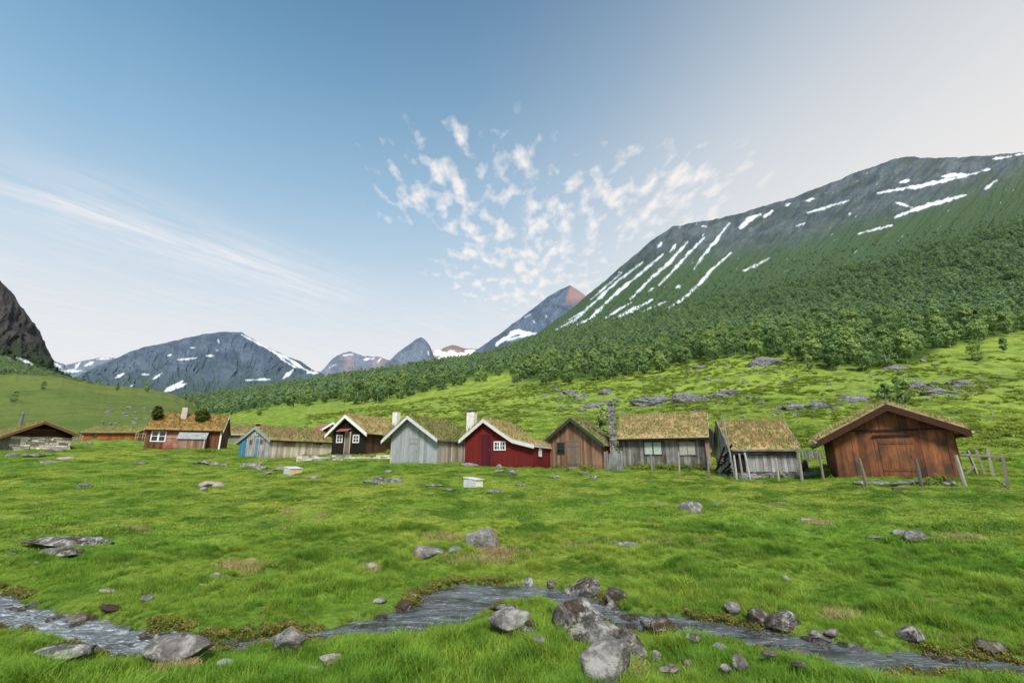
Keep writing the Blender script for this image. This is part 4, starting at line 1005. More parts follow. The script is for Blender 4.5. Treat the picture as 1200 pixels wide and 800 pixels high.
# bushes rooted in the sod
for nm, pxq, sc_, wq, lab in (('bush', 179, 1.35, 1.0, 'conical green bush at the left end of the brown hut roof'), ('bush', 233, 1.2, 1.4, 'round green bush right of the chimney on the brown hut roof')):
    g = random.Random(pxq); u_, _ = h.rp(pxq, 495); zz = h.prof(1.0) + .15; lo = h.loc(1.2, u_, zz)
    t = thing(nm, lab, 'bush', lo)
    crown_mesh(g, sc_, wq, .02, 60, 40, .14, 1.0).build('foliage', M['bush'], t, recalc=False)
    mb = MB(); [mb.tube([(0, 0, -.15), (g.uniform(-.2, .2), g.uniform(-.2, .2), sc_ * .7)], [.03, .01], 5) for _ in range(4)]; mb.build('stem', M['choc'], t)
# grey shed behind
h = House('wooden_hut', 'distant plain grey hut behind and between the brown and blue huts', 252, 70, 520, -90, 'R', W=5, back=296)
e = h.rp(252, 508.5)[1]; rz_ = zrow(498, h.o.y) - h.o.z; h.pr = [(-h.W / 2 - .3, e - .15), (0, rz_ - .15), (h.W / 2 + .4, e - .12)]
mb = MB(); h.boards(mb, 'right', .28, lo=.4, hi=.6); h.boards(mb, 'front', .2); h.core(mb); mb.build('wall', [M['silver'], M['dark']], h.root); h.roof(M['turf'], tufts=1200, th=.2); h.eaves(M['pale'], sides='R', h=.16); h.footing(M['mason'], -.6, .0, ('right',))
# blue hut with long wing
h = House('wooden_hut', 'weathered hut with a small blue and grey gable and long pale plank wing', 314, 42, 536.5, -32, 'R', other=279, back=388)
ax, az_ = h.fp(301, 500); l = h.fp(277, 520); r_ = h.fp(316, 516)
h.pr = [(l[0] - .1, l[1] - .05), (h.fp(289, 511)[0], h.fp(289, 511)[1]), (ax, az_ - .1), (h.W / 2 + .25, r_[1] - .05)]
ub = h.fp(287.5, 530)[0]
mb = MB(); h.boards(mb, 'front', .17, ub, h.W / 2, -.25, lo=.3, hi=.9); h.core(mb); mb.build('front_wall', [M['lightgrey'], M['dark']], h.root)
mb = MB(); h.boards(mb, 'front', .2, -h.W / 2, ub, -.25); mb.build('blue_wall', M['blue'], h.root)['label'] = 'bright blue painted boards at the left end'
mb = MB(); h.boards(mb, 'right', .2, z0=-.2, lo=.25, hi=.95); mb.build('side_wall', M['pale'], h.root)
mb = MB(); h.boards(mb, 'left', .2, z0=-.2); h.boards(mb, 'back', .2, z0=-.2); mb.build('rear_wall', M['silver'], h.root)
h.roof(M['turf'], t=.22, tufts=2000, th=.17, of=.15, ob=.2); h.barge(M['bluegrey'], .2, .15); h.eaves(M['black'], sides='R', h=.1)
u1_, z1_ = h.fp(301, 514); h.door('front', h.fp(301.3, 525)[0], .52, z1_, M['bluedoor'], 0, M['pale'])
for pxq, rq, s_ in ((294.5, 517.5, .3), (307.2, 517.5, .3), (301.8, 507.8, .26)):
    u_, z_ = h.fp(pxq, rq); h.window('front', u_, z_, s_, s_, 1, 1, M['rustred'] if rq > 510 else M['white'])
u_, z_ = h.rp(339, 519.5); h.window('right', u_, z_, 1.1, .36, 2, 1, M['pinkgrey'], pane=M['pinkgrey'])
u_, z_ = h.rp(373, 518.7); h.window('right', u_, z_, .75, .38, 2, 1, M['pale'])
c = MB(); c.box((ax, .1, az_ + .12), (.3, .35, .3), .4); c.build('ridge_cap', M['black'], h.root)
# small roof behind
h = House('wooden_hut', 'hut mostly hidden behind, showing a faded red roof and white gable edge', 378, 55, 531, 40, 'L', other=396, L=5)
ax, az_ = h.fp(381.5, 495); l = h.fp(373, 500); h.pr = [(-h.W / 2 - 1.2, az_ - 1.35), (-.1, az_), (h.W / 2 + .5, az_ - 1.2)]
mb = MB(); h.boards(mb, 'front', .2); h.boards(mb, 'left', .2); h.core(mb); mb.build('wall', [M['black'], M['dark']], h.root)
h.roof(M['rustred'], t=.05, tufts=0, name='metal_roof', bumps=0); h.barge(M['white'], .22)
# dark hut on the terrace
h = House('wooden_hut', 'dark brown hut with white edged gable on a stone terrace', 428, 38, 533.5, -24, 'R', other=388, back=459)
h.L = max(h.L, 5.5)
ax, az_ = h.fp(408, 487); l = h.fp(384.5, 511.5); r_ = h.fp(430, 510)
h.pr = [(l[0], l[1]), (ax, az_ - .05), (h.W / 2 + .3, h.fp(427, 508)[1] - .1)]
mb = MB(); h.boards(mb, 'front', .17, z0=-.1, lo=.4, hi=.6); mb.build('front_wall', M['black'], h.root)
mb = MB(); h.boards(mb, 'right', .2, z0=-.1); h.boards(mb, 'left', .2); h.boards(mb, 'back', .2); h.core(mb); mb.build('side_wall', [M['choc'], M['dark']], h.root)
h.roof(M['turfA'], tufts=1500, th=.16, of=.35); h.barge(M['white'], .22, .35); h.eaves(M['black'], .35, sides='R')
for pxq in (398.5, 417.8): u_, z_ = h.fp(pxq, 514); h.window('front', u_, z_, .52, .5, 2, 2, M['white'], fr=.08)
h.door('front', h.fp(407.5, 520)[0], .5, h.fp(407.5, 507)[1], M['greydoor'], 0, M['pale'])
mb = MB(); u_, z_ = h.fp(405.5, 504.5); mb.hexa([(u_ - .62, -.5, z_ - .08), (u_ + .62, -.5, z_ - .08), (u_ + .62, 0, z_ + .14), (u_ - .62, 0, z_ + .14), (u_ - .62, -.5, z_ - .04), (u_ + .62, -.5, z_ - .04), (u_ + .62, 0, z_ + .18), (u_ - .62, 0, z_ + .18)], .6); mb.build('door_canopy', M['rustred'], h.root)
cx_ = .35; c_ = h.chimney(cx_, 3.0, h.prof(cx_) - .5, 0, .55, M['whitewash'], cap=False)
# set chimney by survey
def chim(h, px, top_row, base_row, w, mat, x, y, **kw):
    q = h.loc(x, y, 0); zt = zrow(top_row, q[1]) - h.o.z; zb = h.prof(x) - .4; return h.chimney(x, y, zb, zt, w, mat, **kw)
bpy.data.objects.remove(c_)
def find_y(h, px, x): return along((h.o.x + h.ex[0] * x, h.o.y + h.ex[1] * x, EYE), h.ey, px)
def clampy(h, v): return max(.4, min(h.L - .4, v))
chim(h, 461, 483, 505, .52, M['whitewash'], .9, clampy(h, find_y(h, 461, .9)), cap=False)
# terrace
tp0, tp1 = P(347, 542, 36.5), P(457, 541, 34.6)
d_ = tp1 - tp0; ter = thing('terrace', 'dry stone terrace with grassy top below the dark hut', 'terrace', tp0, math.atan2(d_.y, d_.x)); Lt = math.hypot(d_.x, d_.y)
mb = MB(); stack(mb, (0, .15, 0), (Lt, .15, 0), -.4, .55, .35, .42, .12, .03, top=lambda u: .48 + .08 * math.sin(u * 2)); mb.build('stone_wall', M['mason'], ter)
mb = MB(); n_ = 40; vs = []; 
for i in range(n_):
    for j, (yy_, zz_) in enumerate(((.1, .45), (.35, .52), (1.2, .52), (2.6, .5))):
        vs.append((Lt * i / (n_ - 1), yy_, zz_ + .04 * math.sin(i * 1.3 + j)))
mb.add(vs, [(i * 4 + j, (i + 1) * 4 + j, (i + 1) * 4 + j + 1, i * 4 + j + 1) for i in range(n_ - 1) for j in range(3)])
for _ in range(1500):
    q = Vector((random.uniform(0, Lt), random.uniform(.1, 2.4), .5)); a = random.uniform(0, 6.28); hh = random.uniform(.06, .2); w_ = Vector((math.sin(a), -math.cos(a), 0)) * .02
    mb.add([q + w_, q - w_, q + Vector((math.cos(a) * hh * .5, math.sin(a) * hh * .5, hh))], [(0, 1, 2)], random.uniform(.5, 1))
mb.build('grass_top', GM, ter, recalc=False)
# blue grey hut
h = House('wooden_hut', 'blue grey gabled hut with grey white gable edge and pale plank side', 513, 30, 545.5, -22, 'R', other=457, back=552)
h.L = max(h.L, 5.0)
ax, az_ = h.fp(481.5, 488.5); l = h.fp(451, 518); r_ = h.fp(514, 516)
h.pr = [(l[0], l[1] - .02), (ax, az_ - .06), (h.W / 2 + .12, h.prof(0) if False else r_[1] - .02)]
mb = MB(); h.boards(mb, 'front', .16, z0=-.25, lo=.35, hi=.8); mb.build('front_wall', M['bluegrey'], h.root)
mb = MB(); h.boards(mb, 'right', .15, z0=-.2, rough=.12, lo=.1, hi=1, gap=.02); h.boards(mb, 'left', .2); h.boards(mb, 'back', .2); h.core(mb); mb.build('side_wall', [M['pale'], M['dark']], h.root)
h.roof(M['turfB'], tufts=2000, th=.14, of=.4); h.barge(M['offwhite'], .17, .4); h.eaves(M['silver'], .4, sides='R')
mb = MB()
for sg in (-1, 1): mb.box((sg * (h.W / 2 - .02), -.2, h.prof(sg * h.W / 2) - .1), (.12, .4, .12), .5)
mb.build('purlin', M['silver'], h.root)
u_, z_ = h.fp(486, 514.5); h.door('front', u_, .68, z_, M['bluegrey'], -.1, M['bluegrey'])
# red hut
h = House('wooden_hut', 'red painted hut with uneven grey white roof edge', 626, 28, 549.5, -20, 'R', other=545, back=648)
h.L = max(h.L, 4.6)
pts = [h.fp(540, 517.5), h.fp(568.5, 493), h.fp(585, 505), h.fp(602, 516.5), h.fp(625.5, 523)]
h.pr = [(p[0] + (.1 if i == len(pts) - 1 else 0), p[1] - .02) for i, p in enumerate(pts)]
mb = MB(); h.boards(mb, 'front', .13, z0=-.12, lo=.45, hi=.6); h.boards(mb, 'right', .14, z0=-.12, lo=.45, hi=.6); h.boards(mb, 'left', .2); h.boards(mb, 'back', .2); h.core(mb); mb.build('wall', [M['red'], M['dark']], h.root)
h.roof(M['turfA'], tufts=1800, th=.14, of=.3, t=.2); h.barge(M['offwhite'], .17, .3); h.eaves(M['offwhite'], .3, sides='R')
u_, z_ = h.fp(570.5, 509.5); h.door('front', u_, .68, z_, M['reddoor'], .06, M['red'], ledges=False)
u_, z_ = h.fp(586, 522.2); h.window('front', u_, z_, .66, .42, 4, 2, M['white'], split=True, fr=.06)
u_, z_ = h.rp(632, 530); h.window('right', u_, z_, .42 / max(.3, 1), .36, 2, 2, M['white'], fr=.07)
h.footing(M['masongrey'], -.4, .0, ('front',), th=.25)
xq = h.pr[0][0] + .55; chim(h, 550, 483.5, 508, .52, M['whitewash'], xq, clampy(h, find_y(h, 550, xq)))
c = MB(); c.tube([(.1, 3.2, 1.2), (.1, 3.2, h.prof(.1) + .6)], [.09, .09], 8); c.build('stovepipe', M['metal'], h.root)
# tan hut with green edge
h = House('wooden_hut', 'tan plank hut with dark green gable edge and small window', 706, 30, 549, -24, 'R', other=642, back=722)
h.L = max(h.L, 3.6)
ax, az_ = h.fp(670, 490.5); l = h.fp(636.5, 521); r_ = h.fp(709, 521)
h.pr = [(l[0], l[1]), (ax, az_ - .06), (r_[0], r_[1] - .05)]
mb = MB(); h.boards(mb, 'front', .15, z0=-.15, rough=.02, lo=.2, hi=.9); h.boards(mb, 'left', .2); h.boards(mb, 'back', .2); h.core(mb); mb.build('wall', [M['tan'], M['dark']], h.root)
mb = MB(); h.boards(mb, 'right', .18, z0=-.1, horiz=True); mb.build('side_wall', M['orange'], h.root)
h.roof(M['turfB'], tufts=1500, th=.14, of=.35); h.barge(M['greenpaint'], .2, .35); h.eaves(M['turf'], .35, sides='R')
u_, z_ = h.fp(657.5, 524.8); h.window('front', u_, z_, .44, .64, 2, 3, M['greenpaint'], fr=.05)
u_, z_ = h.fp(672, 517.5); h.door('front', u_, .82, z_, M['greydoor'], .02, M['tan'])
HT = h
# step stones
q = h.loc(h.fp(671, 545)[0], -.5, 0)
st_ = MB(); st_.box((0, 0, .02), (.95, .5, .14), .5); st_.box((.05, -.25, -.1), (1.1, .5, .12), .3)
so = st_.build('doorstep', M['masongrey'], bevel=.03); so.location = q; so.rotation_euler = (0, 0, h.yaw); tag(so, 'two flat stone steps in front of the tan hut door', 'doorstep')
# roof log ladder
mb = MB(); p0 = Vector(h.loc(ax + .45, 1.5, h.prof(ax + .45) + .3)); p1 = Vector(h.loc(r_[0] + .1, 1.7, h.prof(r_[0]) + .42)); mb.tube([(0, 0, 0), p1 - p0], [.08, .08], 8, .6)
mb.tube([(0, .1, -.15), p1 - p0 + Vector((0, .1, -.15))], [.06, .06], 8, .3)
lad = mb.build('roof_log', M['silver']); lad.location = p0; tag(lad, 'grey log lying down the sod roof of the tan hut', 'log')
# small birch between the huts
q = P(709, 515, 36); place_tree(q.x, q.y, ground_h(q.x, q.y)[0], .58, 'slender young birch behind the tan hut by the stone chimney', kind=3)
# long hut
h = House('wooden_hut', 'long grey plank hut with tall stone chimney and golden sod roof', 727.5, 31.5, 547, -112, 'R', W=4.2, back=831)
e = h.rp(727.5, 514)[1]; q0 = h.loc(0, h.L / 2, 0); rz_ = zrow(485.5, q0[1]) - h.o.z
h.pr = [(-h.W / 2 - .3, e - .2), (0, rz_ - .2), (h.W / 2 + .35, e - .12)]
mb = MB(); h.boards(mb, 'right', .18, z0=-.1, rough=.03, lo=.1, hi=.9); h.boards(mb, 'front', .18); h.boards(mb, 'back', .18); h.boards(mb, 'left', .2); h.core(mb); mb.build('wall', [M['silver'], M['dark']], h.root)
mb = MB(); mb.box((h.W / 2 + .1, h.L + .03, e / 2), (.2, .24, e + .3), .6); mb.build('corner_board', M['pinkgrey'], h.root)
h.roof(M['turfA'], t=.24, tufts=3000, th=.13, of=.1, ob=.25); h.barge(M['pale'], .2, front=False, of=.25); h.eaves(M['black'], .1, .25, sides='R', h=.12); h.footing(M['masongrey'], -.4, -.05, ('right',), th=.2)
u_, z_ = h.rp(760, 525); h.window('right', u_, z_, .5, .78, 1, 1, M['greenpaint'], pane=M['panelgreen']); u_, z_ = h.rp(770.5, 525); h.window('right', u_, z_, .5, .78, 1, 1, M['greenpaint'], pane=M['panelgreen'])
u_, z_ = h.rp(805.5, 525); h.window('right', u_, z_, .92, .78, 2, 1, M['silver'], pane=M['paneltan'])
q = P(719.5, 530, 30.6); ch = MB(); zt = zrow(474, 30.6) - q.z; zb = ground_h(q.x, q.y)[0] - q.z - .1
rm = h.root.matrix_basis.inverted() if False else None
lc = Matrix.Rotation(-h.yaw, 4, 'Z') @ Matrix.Translation(-h.o) @ q
stack(ch, (lc.x, lc.y - .22, 0), (lc.x, lc.y + .22, 0), zb + lc.z, lc.z + zt, .4, .2, .11, .012); chm = ch.build('chimney', M['masongrey'], h.root)
ch = MB(); ch.box((lc.x, lc.y, lc.z + zt + .03), (.58, .66, .06), .6); ch.tube([(lc.x, lc.y, lc.z + zt + .05), (lc.x, lc.y, lc.z + zt + .2)], [.1, .1], 8); ch.tube([(lc.x, lc.y, lc.z + zt + .2), (lc.x, lc.y, lc.z + zt + .32)], [.2, .08], 8); ch.build('cap', M['metal'], chm)
# open shed with props
h = House('shed', 'low grey shed with straw coloured sod roof and leaning poles', 859, 25, 560.5, -100, 'R', W=2.9, back=937)
e = h.rp(860, 528)[1]; q0 = h.loc(0, h.L / 2, 0); rz_ = zrow(493, q0[1]) - h.o.z
h.pr = [(-h.W / 2 - .3, e - .2), (0, rz_ - .18), (h.W / 2 + .3, e - .02)]
sb = h.rp(900, 553)[1]
mb = MB(); h.boards(mb, 'right', .16, .7, z0=sb, rough=.03, lo=.2, hi=.9, top=lambda u: e - .22); h.boards(mb, 'front', .16, z0=sb); h.boards(mb, 'back', .16, z0=sb); h.boards(mb, 'left', .2); h.core(mb); mb.build('wall', [M['lightgrey'], M['dark']], h.root)
mb = MB(); T = h.T('right'); mb.hexa([T(0, .02, e - .2), T(h.L, .02, e - .2), T(h.L, .1, e - .2), T(0, .1, e - .2), T(0, .02, e - .08), T(h.L, .02, e - .08), T(h.L, .1, e - .08), T(0, .1, e - .08)], .5)
mb.build('wall_plate', M['silver'], h.root)
h.footing(M['masongrey'], -.5, sb - .01, ('right', 'front'), th=.3)
h.roof(M['turfA'], t=.2, tufts=2600, th=.11, of=.12, ob=.12); h.eaves(M['silver'], .2, .2, sides='R', h=.09)
h.barge(M['lightgrey'], .1, .12, rise=.22); h.barge(M['lightgrey'], .1, .12, rise=.22, front=False)
mb = MB(); mb.box((-.9, -.3, e + .75), (.9, .06, 1.1), .3, rot=Matrix.Rotation(.35, 3, 'Y')); mb.build('gable_panel', M['silver'], h.root)
SHED = h
# barn
h = House('barn', 'big reddish brown plank barn at the right end of the row', 984, 21, 561, -30, 'L', other=1131, L=5.0, cat='barn')
ax, az_ = h.fp(1036, 476); l = h.fp(964, 514.5); r_ = h.fp(1137, 506)
h.pr = [(-h.W / 2 - .62, h.fp(976, 513)[1] - .22), (ax, az_ - .05), (h.W / 2 + .42, h.fp(1120, 504)[1] - .12)]
print('barn prof', h.pr, h.W)
mb = MB(); zs = h.fp(1050, 503.5)[1]
h.boards(mb, 'front', .24, z0=-.25, lo=.25, hi=.8, top=lambda u: min(zs, h.prof(u)), gap=.008); 
h.boards(mb, 'front', .22, z0=zs, lo=.25, hi=.8, u0=-h.W / 2 + .4, u1=h.W / 2 - .3, out=.03, gap=.008, top=lambda u: max(zs + .02, h.prof(u)))
h.boards(mb, 'left', .24, z0=-.25, lo=.2, hi=.7); h.boards(mb, 'right', .24); h.boards(mb, 'back', .24); h.core(mb); mb.build('wall', [M['barn'], M['dark']], h.root)
mb = MB(); mb.box((0, -.09, zs), (h.W - .2, .03, .05), .2); mb.build('batten', M['fascia'], h.root)
h.roof(M['turfA'], t=.2, tufts=3000, th=.13, of=.45, ob=.3)
h.barge(M['fascia'], .24, .45, .06, rise=.05); h.eaves(M['bark'], .45, .3, sides='LR', h=.08, d=.1)
mb = MB()
for xx, sgn in ((h.pr[0][0], -1), (h.pr[-1][0], 1)):
    mb.tube([(xx + sgn * -.05, -.3, h.prof(xx) - .08), (xx + sgn * -.05, h.L, h.prof(xx) - .08)], [.07, .07], 7)
mb.build('rafter', M['silver'], h.root)
u_, z_ = h.fp(1048, 511.5); db = h.fp(1050, 559)[1]; h.door('front', u_, 1.22, z_, M['barn'], db, None, ledges=True, bw=.3)
mb = MB(); mb.box((u_ - .1, -.1, z_ + .05), (1.35, .05, .07), .3); mb.build('lintel', M['fascia'], h.root)
h.footing(M['rockp'], -.5, -.2, ('front',), th=.3)
BARN = h

# ------------------------------------------------------------------ rocks
def rock(px, row, wpx, hpx, label, mat='rock', seed=None, depth=.8, sharp=.35, flat_=0, cat='rock', name='rock', group=None, sink=.25, tilt=0, ctr=None):
    p = raycast(px, row) if ctr is None else ctr
    dep = p.y * CT + (p.z - EYE) * ST; sc = dep / F; w, hh = wpx * sc * 1.2, hpx * sc * (1.25 if wpx > 30 and hpx > 20 else 1.15); hh = max(.45 * hh, hh - w * depth * .85 * max(0, (EYE - p.z) / math.hypot(p.y, EYE - p.z)))
    sd_ = int(px * 7 + row) if seed is None else seed; g = np.random.default_rng(sd_)
    bm = bmesh.new(); bmesh.ops.create_icosphere(bm, subdivisions=4 if wpx > 16 else 3, radius=1)
    v = np.array([q.co[:] for q in bm.verts])
    for _ in range(13):
        n_ = g.normal(size=3); n_[2] *= .7; n_ /= np.linalg.norm(n_); c = g.uniform(.55, .85)
        d = v @ n_; v = v - np.outer(np.clip(d - c, 0, None) * .97, n_)
    off = g.uniform(0, 100)
    rg = 3.2 if mat == 'rockg' else 1.0; nz = rg * .10 * fbm(v[:, 0] * 1.7 + off + v[:, 2], v[:, 1] * 1.7 + v[:, 2] * 1.3, 3) + rg * .05 * fbm(v[:, 0] * 5 + v[:, 2] * 3, v[:, 1] * 5 - v[:, 2] * 4 + off, 3)
    v *= (1 + nz)[:, None]
    v[:, 0] *= w / 2 / np.abs(v[:, 0]).max(); v[:, 1] *= w * depth / 2 / np.abs(v[:, 1]).max(); v[:, 2] *= hh * (1 + sink) / 2 / np.abs(v[:, 2]).max()
    v[:, 2] += hh * (1 - sink) / 2
    if tilt: v = v @ np.array(Matrix.Rotation(R(tilt), 3, 'Y')).T
    for q, c in zip(bm.verts, v): q.co = c
    me = bpy.data.meshes.new(name); bm.to_mesh(me); bm.free(); me.materials.append(M[mat])
    me.polygons.foreach_set('use_smooth', [mat != 'rockg'] * len(me.polygons))
    at = me.attributes.new('tone', 'FLOAT', 'POINT')
    o = bpy.data.objects.new(name, me); COL.objects.link(o); o.location = (p.x, p.y + w * depth * .3, p.z - hh * .16 + (.05 if row > 700 and wpx > 14 else 0))
    tag(o, label, cat, group); return o
rocks = [
 (566,645,36,29,'rounded grey boulder with an orange lichen patch in mid meadow','rocko',.9,'boulder'),
 (500,655,37,19,'low lichen crusted rock left of the rounded boulder','rocko',.7,'rock'),
 (533,648,16,9,'small orange stained stone between low rock and boulder','rocko',.7,'rock'),
 (688,714,44,34,'large rock with brown moss at the top of the stream boulders','rock',.8,'boulder'),
 (685,753,62,50,'longest lichen covered boulder in the middle of the stream cluster','rock',.75,'boulder'),
 (724,714,24,22,'brown mossy broken rock right of the uppermost boulder','rockd',.7,'rock'),
 (717,722,12,18,'upright pale grey stone slab beside the mossy broken rock','rockp',.5,'rock'),
 (707,762,36,28,'plain grey pointed boulder in the lower stream cluster','rockp',.8,'boulder'),
 (718,802,62,50,'smooth grey boulder at the bottom of the stream cluster','rockp',.75,'boulder'),
 (743,780,34,32,'white and brown mottled boulder at the lower right of cluster','rock',.8,'boulder'),
 (770,775,10,13,'small smooth pointed stone right of the mottled boulder','rockp',.7,'stone'),
 (601,746,50,26,'broad flat grey rock on the stream bank left of cluster','rockp',.7,'boulder'),
 (591,722,32,11,'thin dark topped rock above the broad flat bank rock','rock',.6,'rock'),
 (622,748,16,14,'small rock touching the right end of the flat bank rock','rock',.8,'stone'),
 (620,693,14,14,'small brown stone on far bank above the stream bend','rock',.8,'stone'),
 (648,693,11,8,'tiny grey stone right of the small brown bank stone','rock',.8,'stone'),
 (812,601,26,15,'pointed grey rock in the meadow below the shed','rockp',.8,'rock'),
 (738,642,34,9,'flat grey rock sunk in grass at mid right meadow','rock',.6,'rock'),
 (1078,633,25,13,'pale rock in the meadow below the barn','rockp',.8,'rock'),
 (1057,626,16,6,'small flat stone beside the pale meadow rock','rockp',.7,'stone'),
 (1032,633,22,5,'flat stone slab left of the pale meadow rock','rockp',.6,'stone'),
 (862,722,17,13,'small pale rounded stone on the far bank right of cluster','rockp',.9,'stone'),
 (925,752,38,22,'mottled rock in the stream bank with grass behind','rock',.7,'rock'),
 (893,740,20,17,'dark wet rock on the bank left of mottled one','rockd',.7,'rock'),
 (961,755,15,10,'left pale stone of the trio at the stream edge','rockp',.8,'stone'),
 (979,752,16,9,'right pale stone of the trio at the stream edge','rockp',.6,'stone'),
 (970,764,26,15,'largest lower pale stone of the trio at the stream edge','rockp',.8,'stone'),
 (1079,764,28,19,'dark grey blocky rock by the stream at right','rock',.8,'rock'),
 (1172,778,40,17,'dark low rock in the stream near the right edge','rockd',.7,'rock'),
 (1033,747,10,8,'tiny pale stone above the stream left of the dark block','rockp',.8,'stone'),
 (869,790,17,19,'tilted pale stone among mossy tufts at the bottom right','rockp',.6,'stone'),
 (853,798,15,12,'small grey stone beside the tilted pale stone at bottom','rockp',.7,'stone'),
 (778,746,32,18,'mossy brown stone standing in the stream right of cluster','rockd',.6,'rock'),
 (880,756,14,7,'flat pale stone on the small grassy island','rockp',.7,'stone'),
 (620,753,18,13,'grey stone just below the flat bank rock','rock',.7,'stone'),
 (632,762,16,9,'small grey stone in the dark gap left of the boulders','rockp',.7,'stone'),
 (789,798,26,14,'dark wet stone at the bottom edge right of cluster','rockd',.7,'rock'),
 (812,790,20,10,'dark mossy stone between tufts at the bottom','rockd',.7,'stone'),
 (815,757,18,10,'pale stone with moss on the right bank below the mossy brown one','rock',.7,'stone'),
 (760,741,16,10,'brown stone in the water right of the boulders','rock',.8,'stone'),
 (846,768,16,9,'low pale stone on the right grassy island','rockp',.7,'stone'),
 (905,778,18,9,'dark stone in the right channel below the mottled rock','rockd',.7,'stone'),
 (940,790,16,8,'brown stone in the bottom right channel','rock',.7,'stone'),
 (1010,778,15,8,'small dark stone midway in the right channel','rockd',.8,'stone'),
 (1120,782,18,9,'grey stone in the channel right of the dark block','rock',.8,'stone'),
 (668,700,14,10,'small stone left of the uppermost boulder in the water','rock',.8,'stone'),
 (731,758,20,16,'dark stone wedged between the pointed and mottled boulders','rockd',.8,'stone'),
 (195,780,66,32,'broad pale boulder on the near bank at lower left','rockp',.6,'boulder'),
 (334,768,34,27,'orange brown topped boulder on the near bank','rocko',.8,'boulder'),
 (63,782,62,22,'half buried mossy boulder at the bottom left corner','rock',.6,'boulder'),
 (84,746,38,22,'dark wet rock sitting in the left rapids','rockd',.7,'rock'),
 (63,738,26,12,'small dark rock left in the rapids beside the larger one','rockd',.7,'rock'),
 (122,722,22,10,'pale topped stone at the far edge of rapids','rock',.7,'stone'),
 (167,709,15,7,'small grey stone in grass above the rapids','rockp',.7,'stone'),
 (125,694,18,6,'brown flat stone in grass above the left rapids','rockr',.7,'stone'),
 (72,642,96,15,'long flat outcrop of grey rock in the left meadow','rock',.35,'rock outcrop'),
 (66,652,52,11,'lower slab of the flat outcrop in the left meadow','rock',.4,'rock outcrop'),
 (39,662,11,5,'small pinkish stone below the flat outcrop','rockr',.7,'stone'),
 (8,652,10,5,'small white stone at the left edge near the outcrop','rockp',.7,'stone'),
 (250,677,11,7,'small grey stone below the straw covered mound','rockp',.8,'stone'),
 (238,686,10,4,'tiny brown stone below the straw covered mound','rockr',.8,'stone'),
 (385,785,24,13,'largest pink stone at the bottom edge left of centre','rockr',.8,'stone'),
 (366,788,14,10,'tiny pink stone left of the bottom pink stone','rockr',.8,'stone'),
 (262,787,18,8,'flat grey stone on the near bank between two boulders','rockp',.6,'stone'),
 (433,667,14,9,'small rusty stone in the meadow left of centre','rockr',.8,'stone'),
 (443,708,14,8,'grey stone at the meadow edge above the stream','rock',.8,'stone'),
 (472,724,18,13,'dark brown bank stone at the upper edge of stream','rockd',.8,'stone'),
 (484,700,9,5,'tiny stone above the left bend of the stream','rockp',.8,'stone'),
 (922,679,8,6,'tiny pale stone in the long grass right of centre','rockp',.8,'stone'),
 (948,612,16,5,'pale flat stone in short grass below the barn posts','rockr',.7,'stone'),
 (94,572,18,6,'brown stone in the far left meadow','rock',.7,'stone'),
 (600,557,11,7,'whitish stone in front of the red hut','rockp',.9,'stone'),
 (454,555,10,5,'pale stone above the rock and log heap','rockp',.8,'stone'),
 (444,567,19,9,'dark split rock at left of the heap in front of grey hut','rock',.6,'rock'),
 (460,567,22,8,'pale mottled rock at right of the heap before grey hut','rockp',.7,'rock'),
 (431,567,16,4,'thin pale slab left of the heap before grey hut','rockp',.7,'stone'),
 (580,577,18,4,'flat slab in the meadow right of the white box','rockp',.7,'stone'),
 (609,569,12,3,'thin flat slab farther right of the white box','rockp',.7,'stone'),
 (508,571,20,3,'thin pale slab left of the white box','rockp',.7,'stone'),
 (526,576,14,3,'small thin slab just left below the white box','rockp',.7,'stone'),
 (586,553,12,3,'pale flat stone between red hut and white box','rockp',.7,'stone'),
 (697,560,12,4,'mossy slab in front of the tan hut corner','rock',.7,'stone'),
 (684,556,12,4,'dark flat stone right of the doorstep of tan hut','rockg',.7,'stone'),
 (651,560,11,3,'pale slab left of the doorstep before the tan hut','rockp',.7,'stone'),
 (240,572,22,8,'rusty brown stone of the small pile in the left meadow','rockr',.8,'stone'),
 (252,571,14,7,'pinkish white stone right in the small pile','rockr',.8,'stone'),
 (236,576,9,5,'small white stone at the front of the small pile','rockp',.8,'stone'),
 (234,545,18,6,'dark grey stone in the row before the brown hut','rock',.8,'stone'),
 (249,545,12,4,'flat stone right in the row before brown hut','rockp',.8,'stone'),
 (262,546,8,4,'small stone farthest right in the row before the brown hut','rockp',.8,'stone'),
 (161,544,14,2.5,'very flat pale stone before the brown hut','rockp',.8,'stone'),
 (290,547,24,6,'grey ledge in front of the blue hut','rock',.7,'rock'),
 (302,551,16,6,'darker lower ledge stone in front of the blue hut','rockg',.7,'rock'),
 (312,556,10,4,'small stone left of the grey and cream block','rockp',.7,'stone'),
 (331,550,22,4,'pale slab behind the grey and cream block','rockp',.7,'stone'),
 (366,561,18,3,'long flat pale slab right of the grey and cream block','rockp',.7,'stone'),
 (60,530,18,7,'pale boulder before the stone hut','rockp',.8,'boulder'),
 (34,536,26,5,'low brown stones before the stone hut','rock',.6,'rock'),
 (72,539,16,5,'brownish stone right before the stone hut','rockr',.8,'stone'),
 (10,535,12,5,'grey stone left before the stone hut','rockp',.8,'stone'),
 (54,543,20,3.5,'flat pale slab below the stone hut','rockp',.7,'stone'),
 (102,521,8,4,'small pale boulder before the orange hut','rockp',.8,'stone'),
]
for t in rocks:
    px0, row, w, hh, lab, mt, dp, nm = t
    rock(px0, row, w, hh, lab, mt, depth=dp, name=nm.replace(' ', '_'), cat='rock' if nm != 'boulder' else 'boulder')
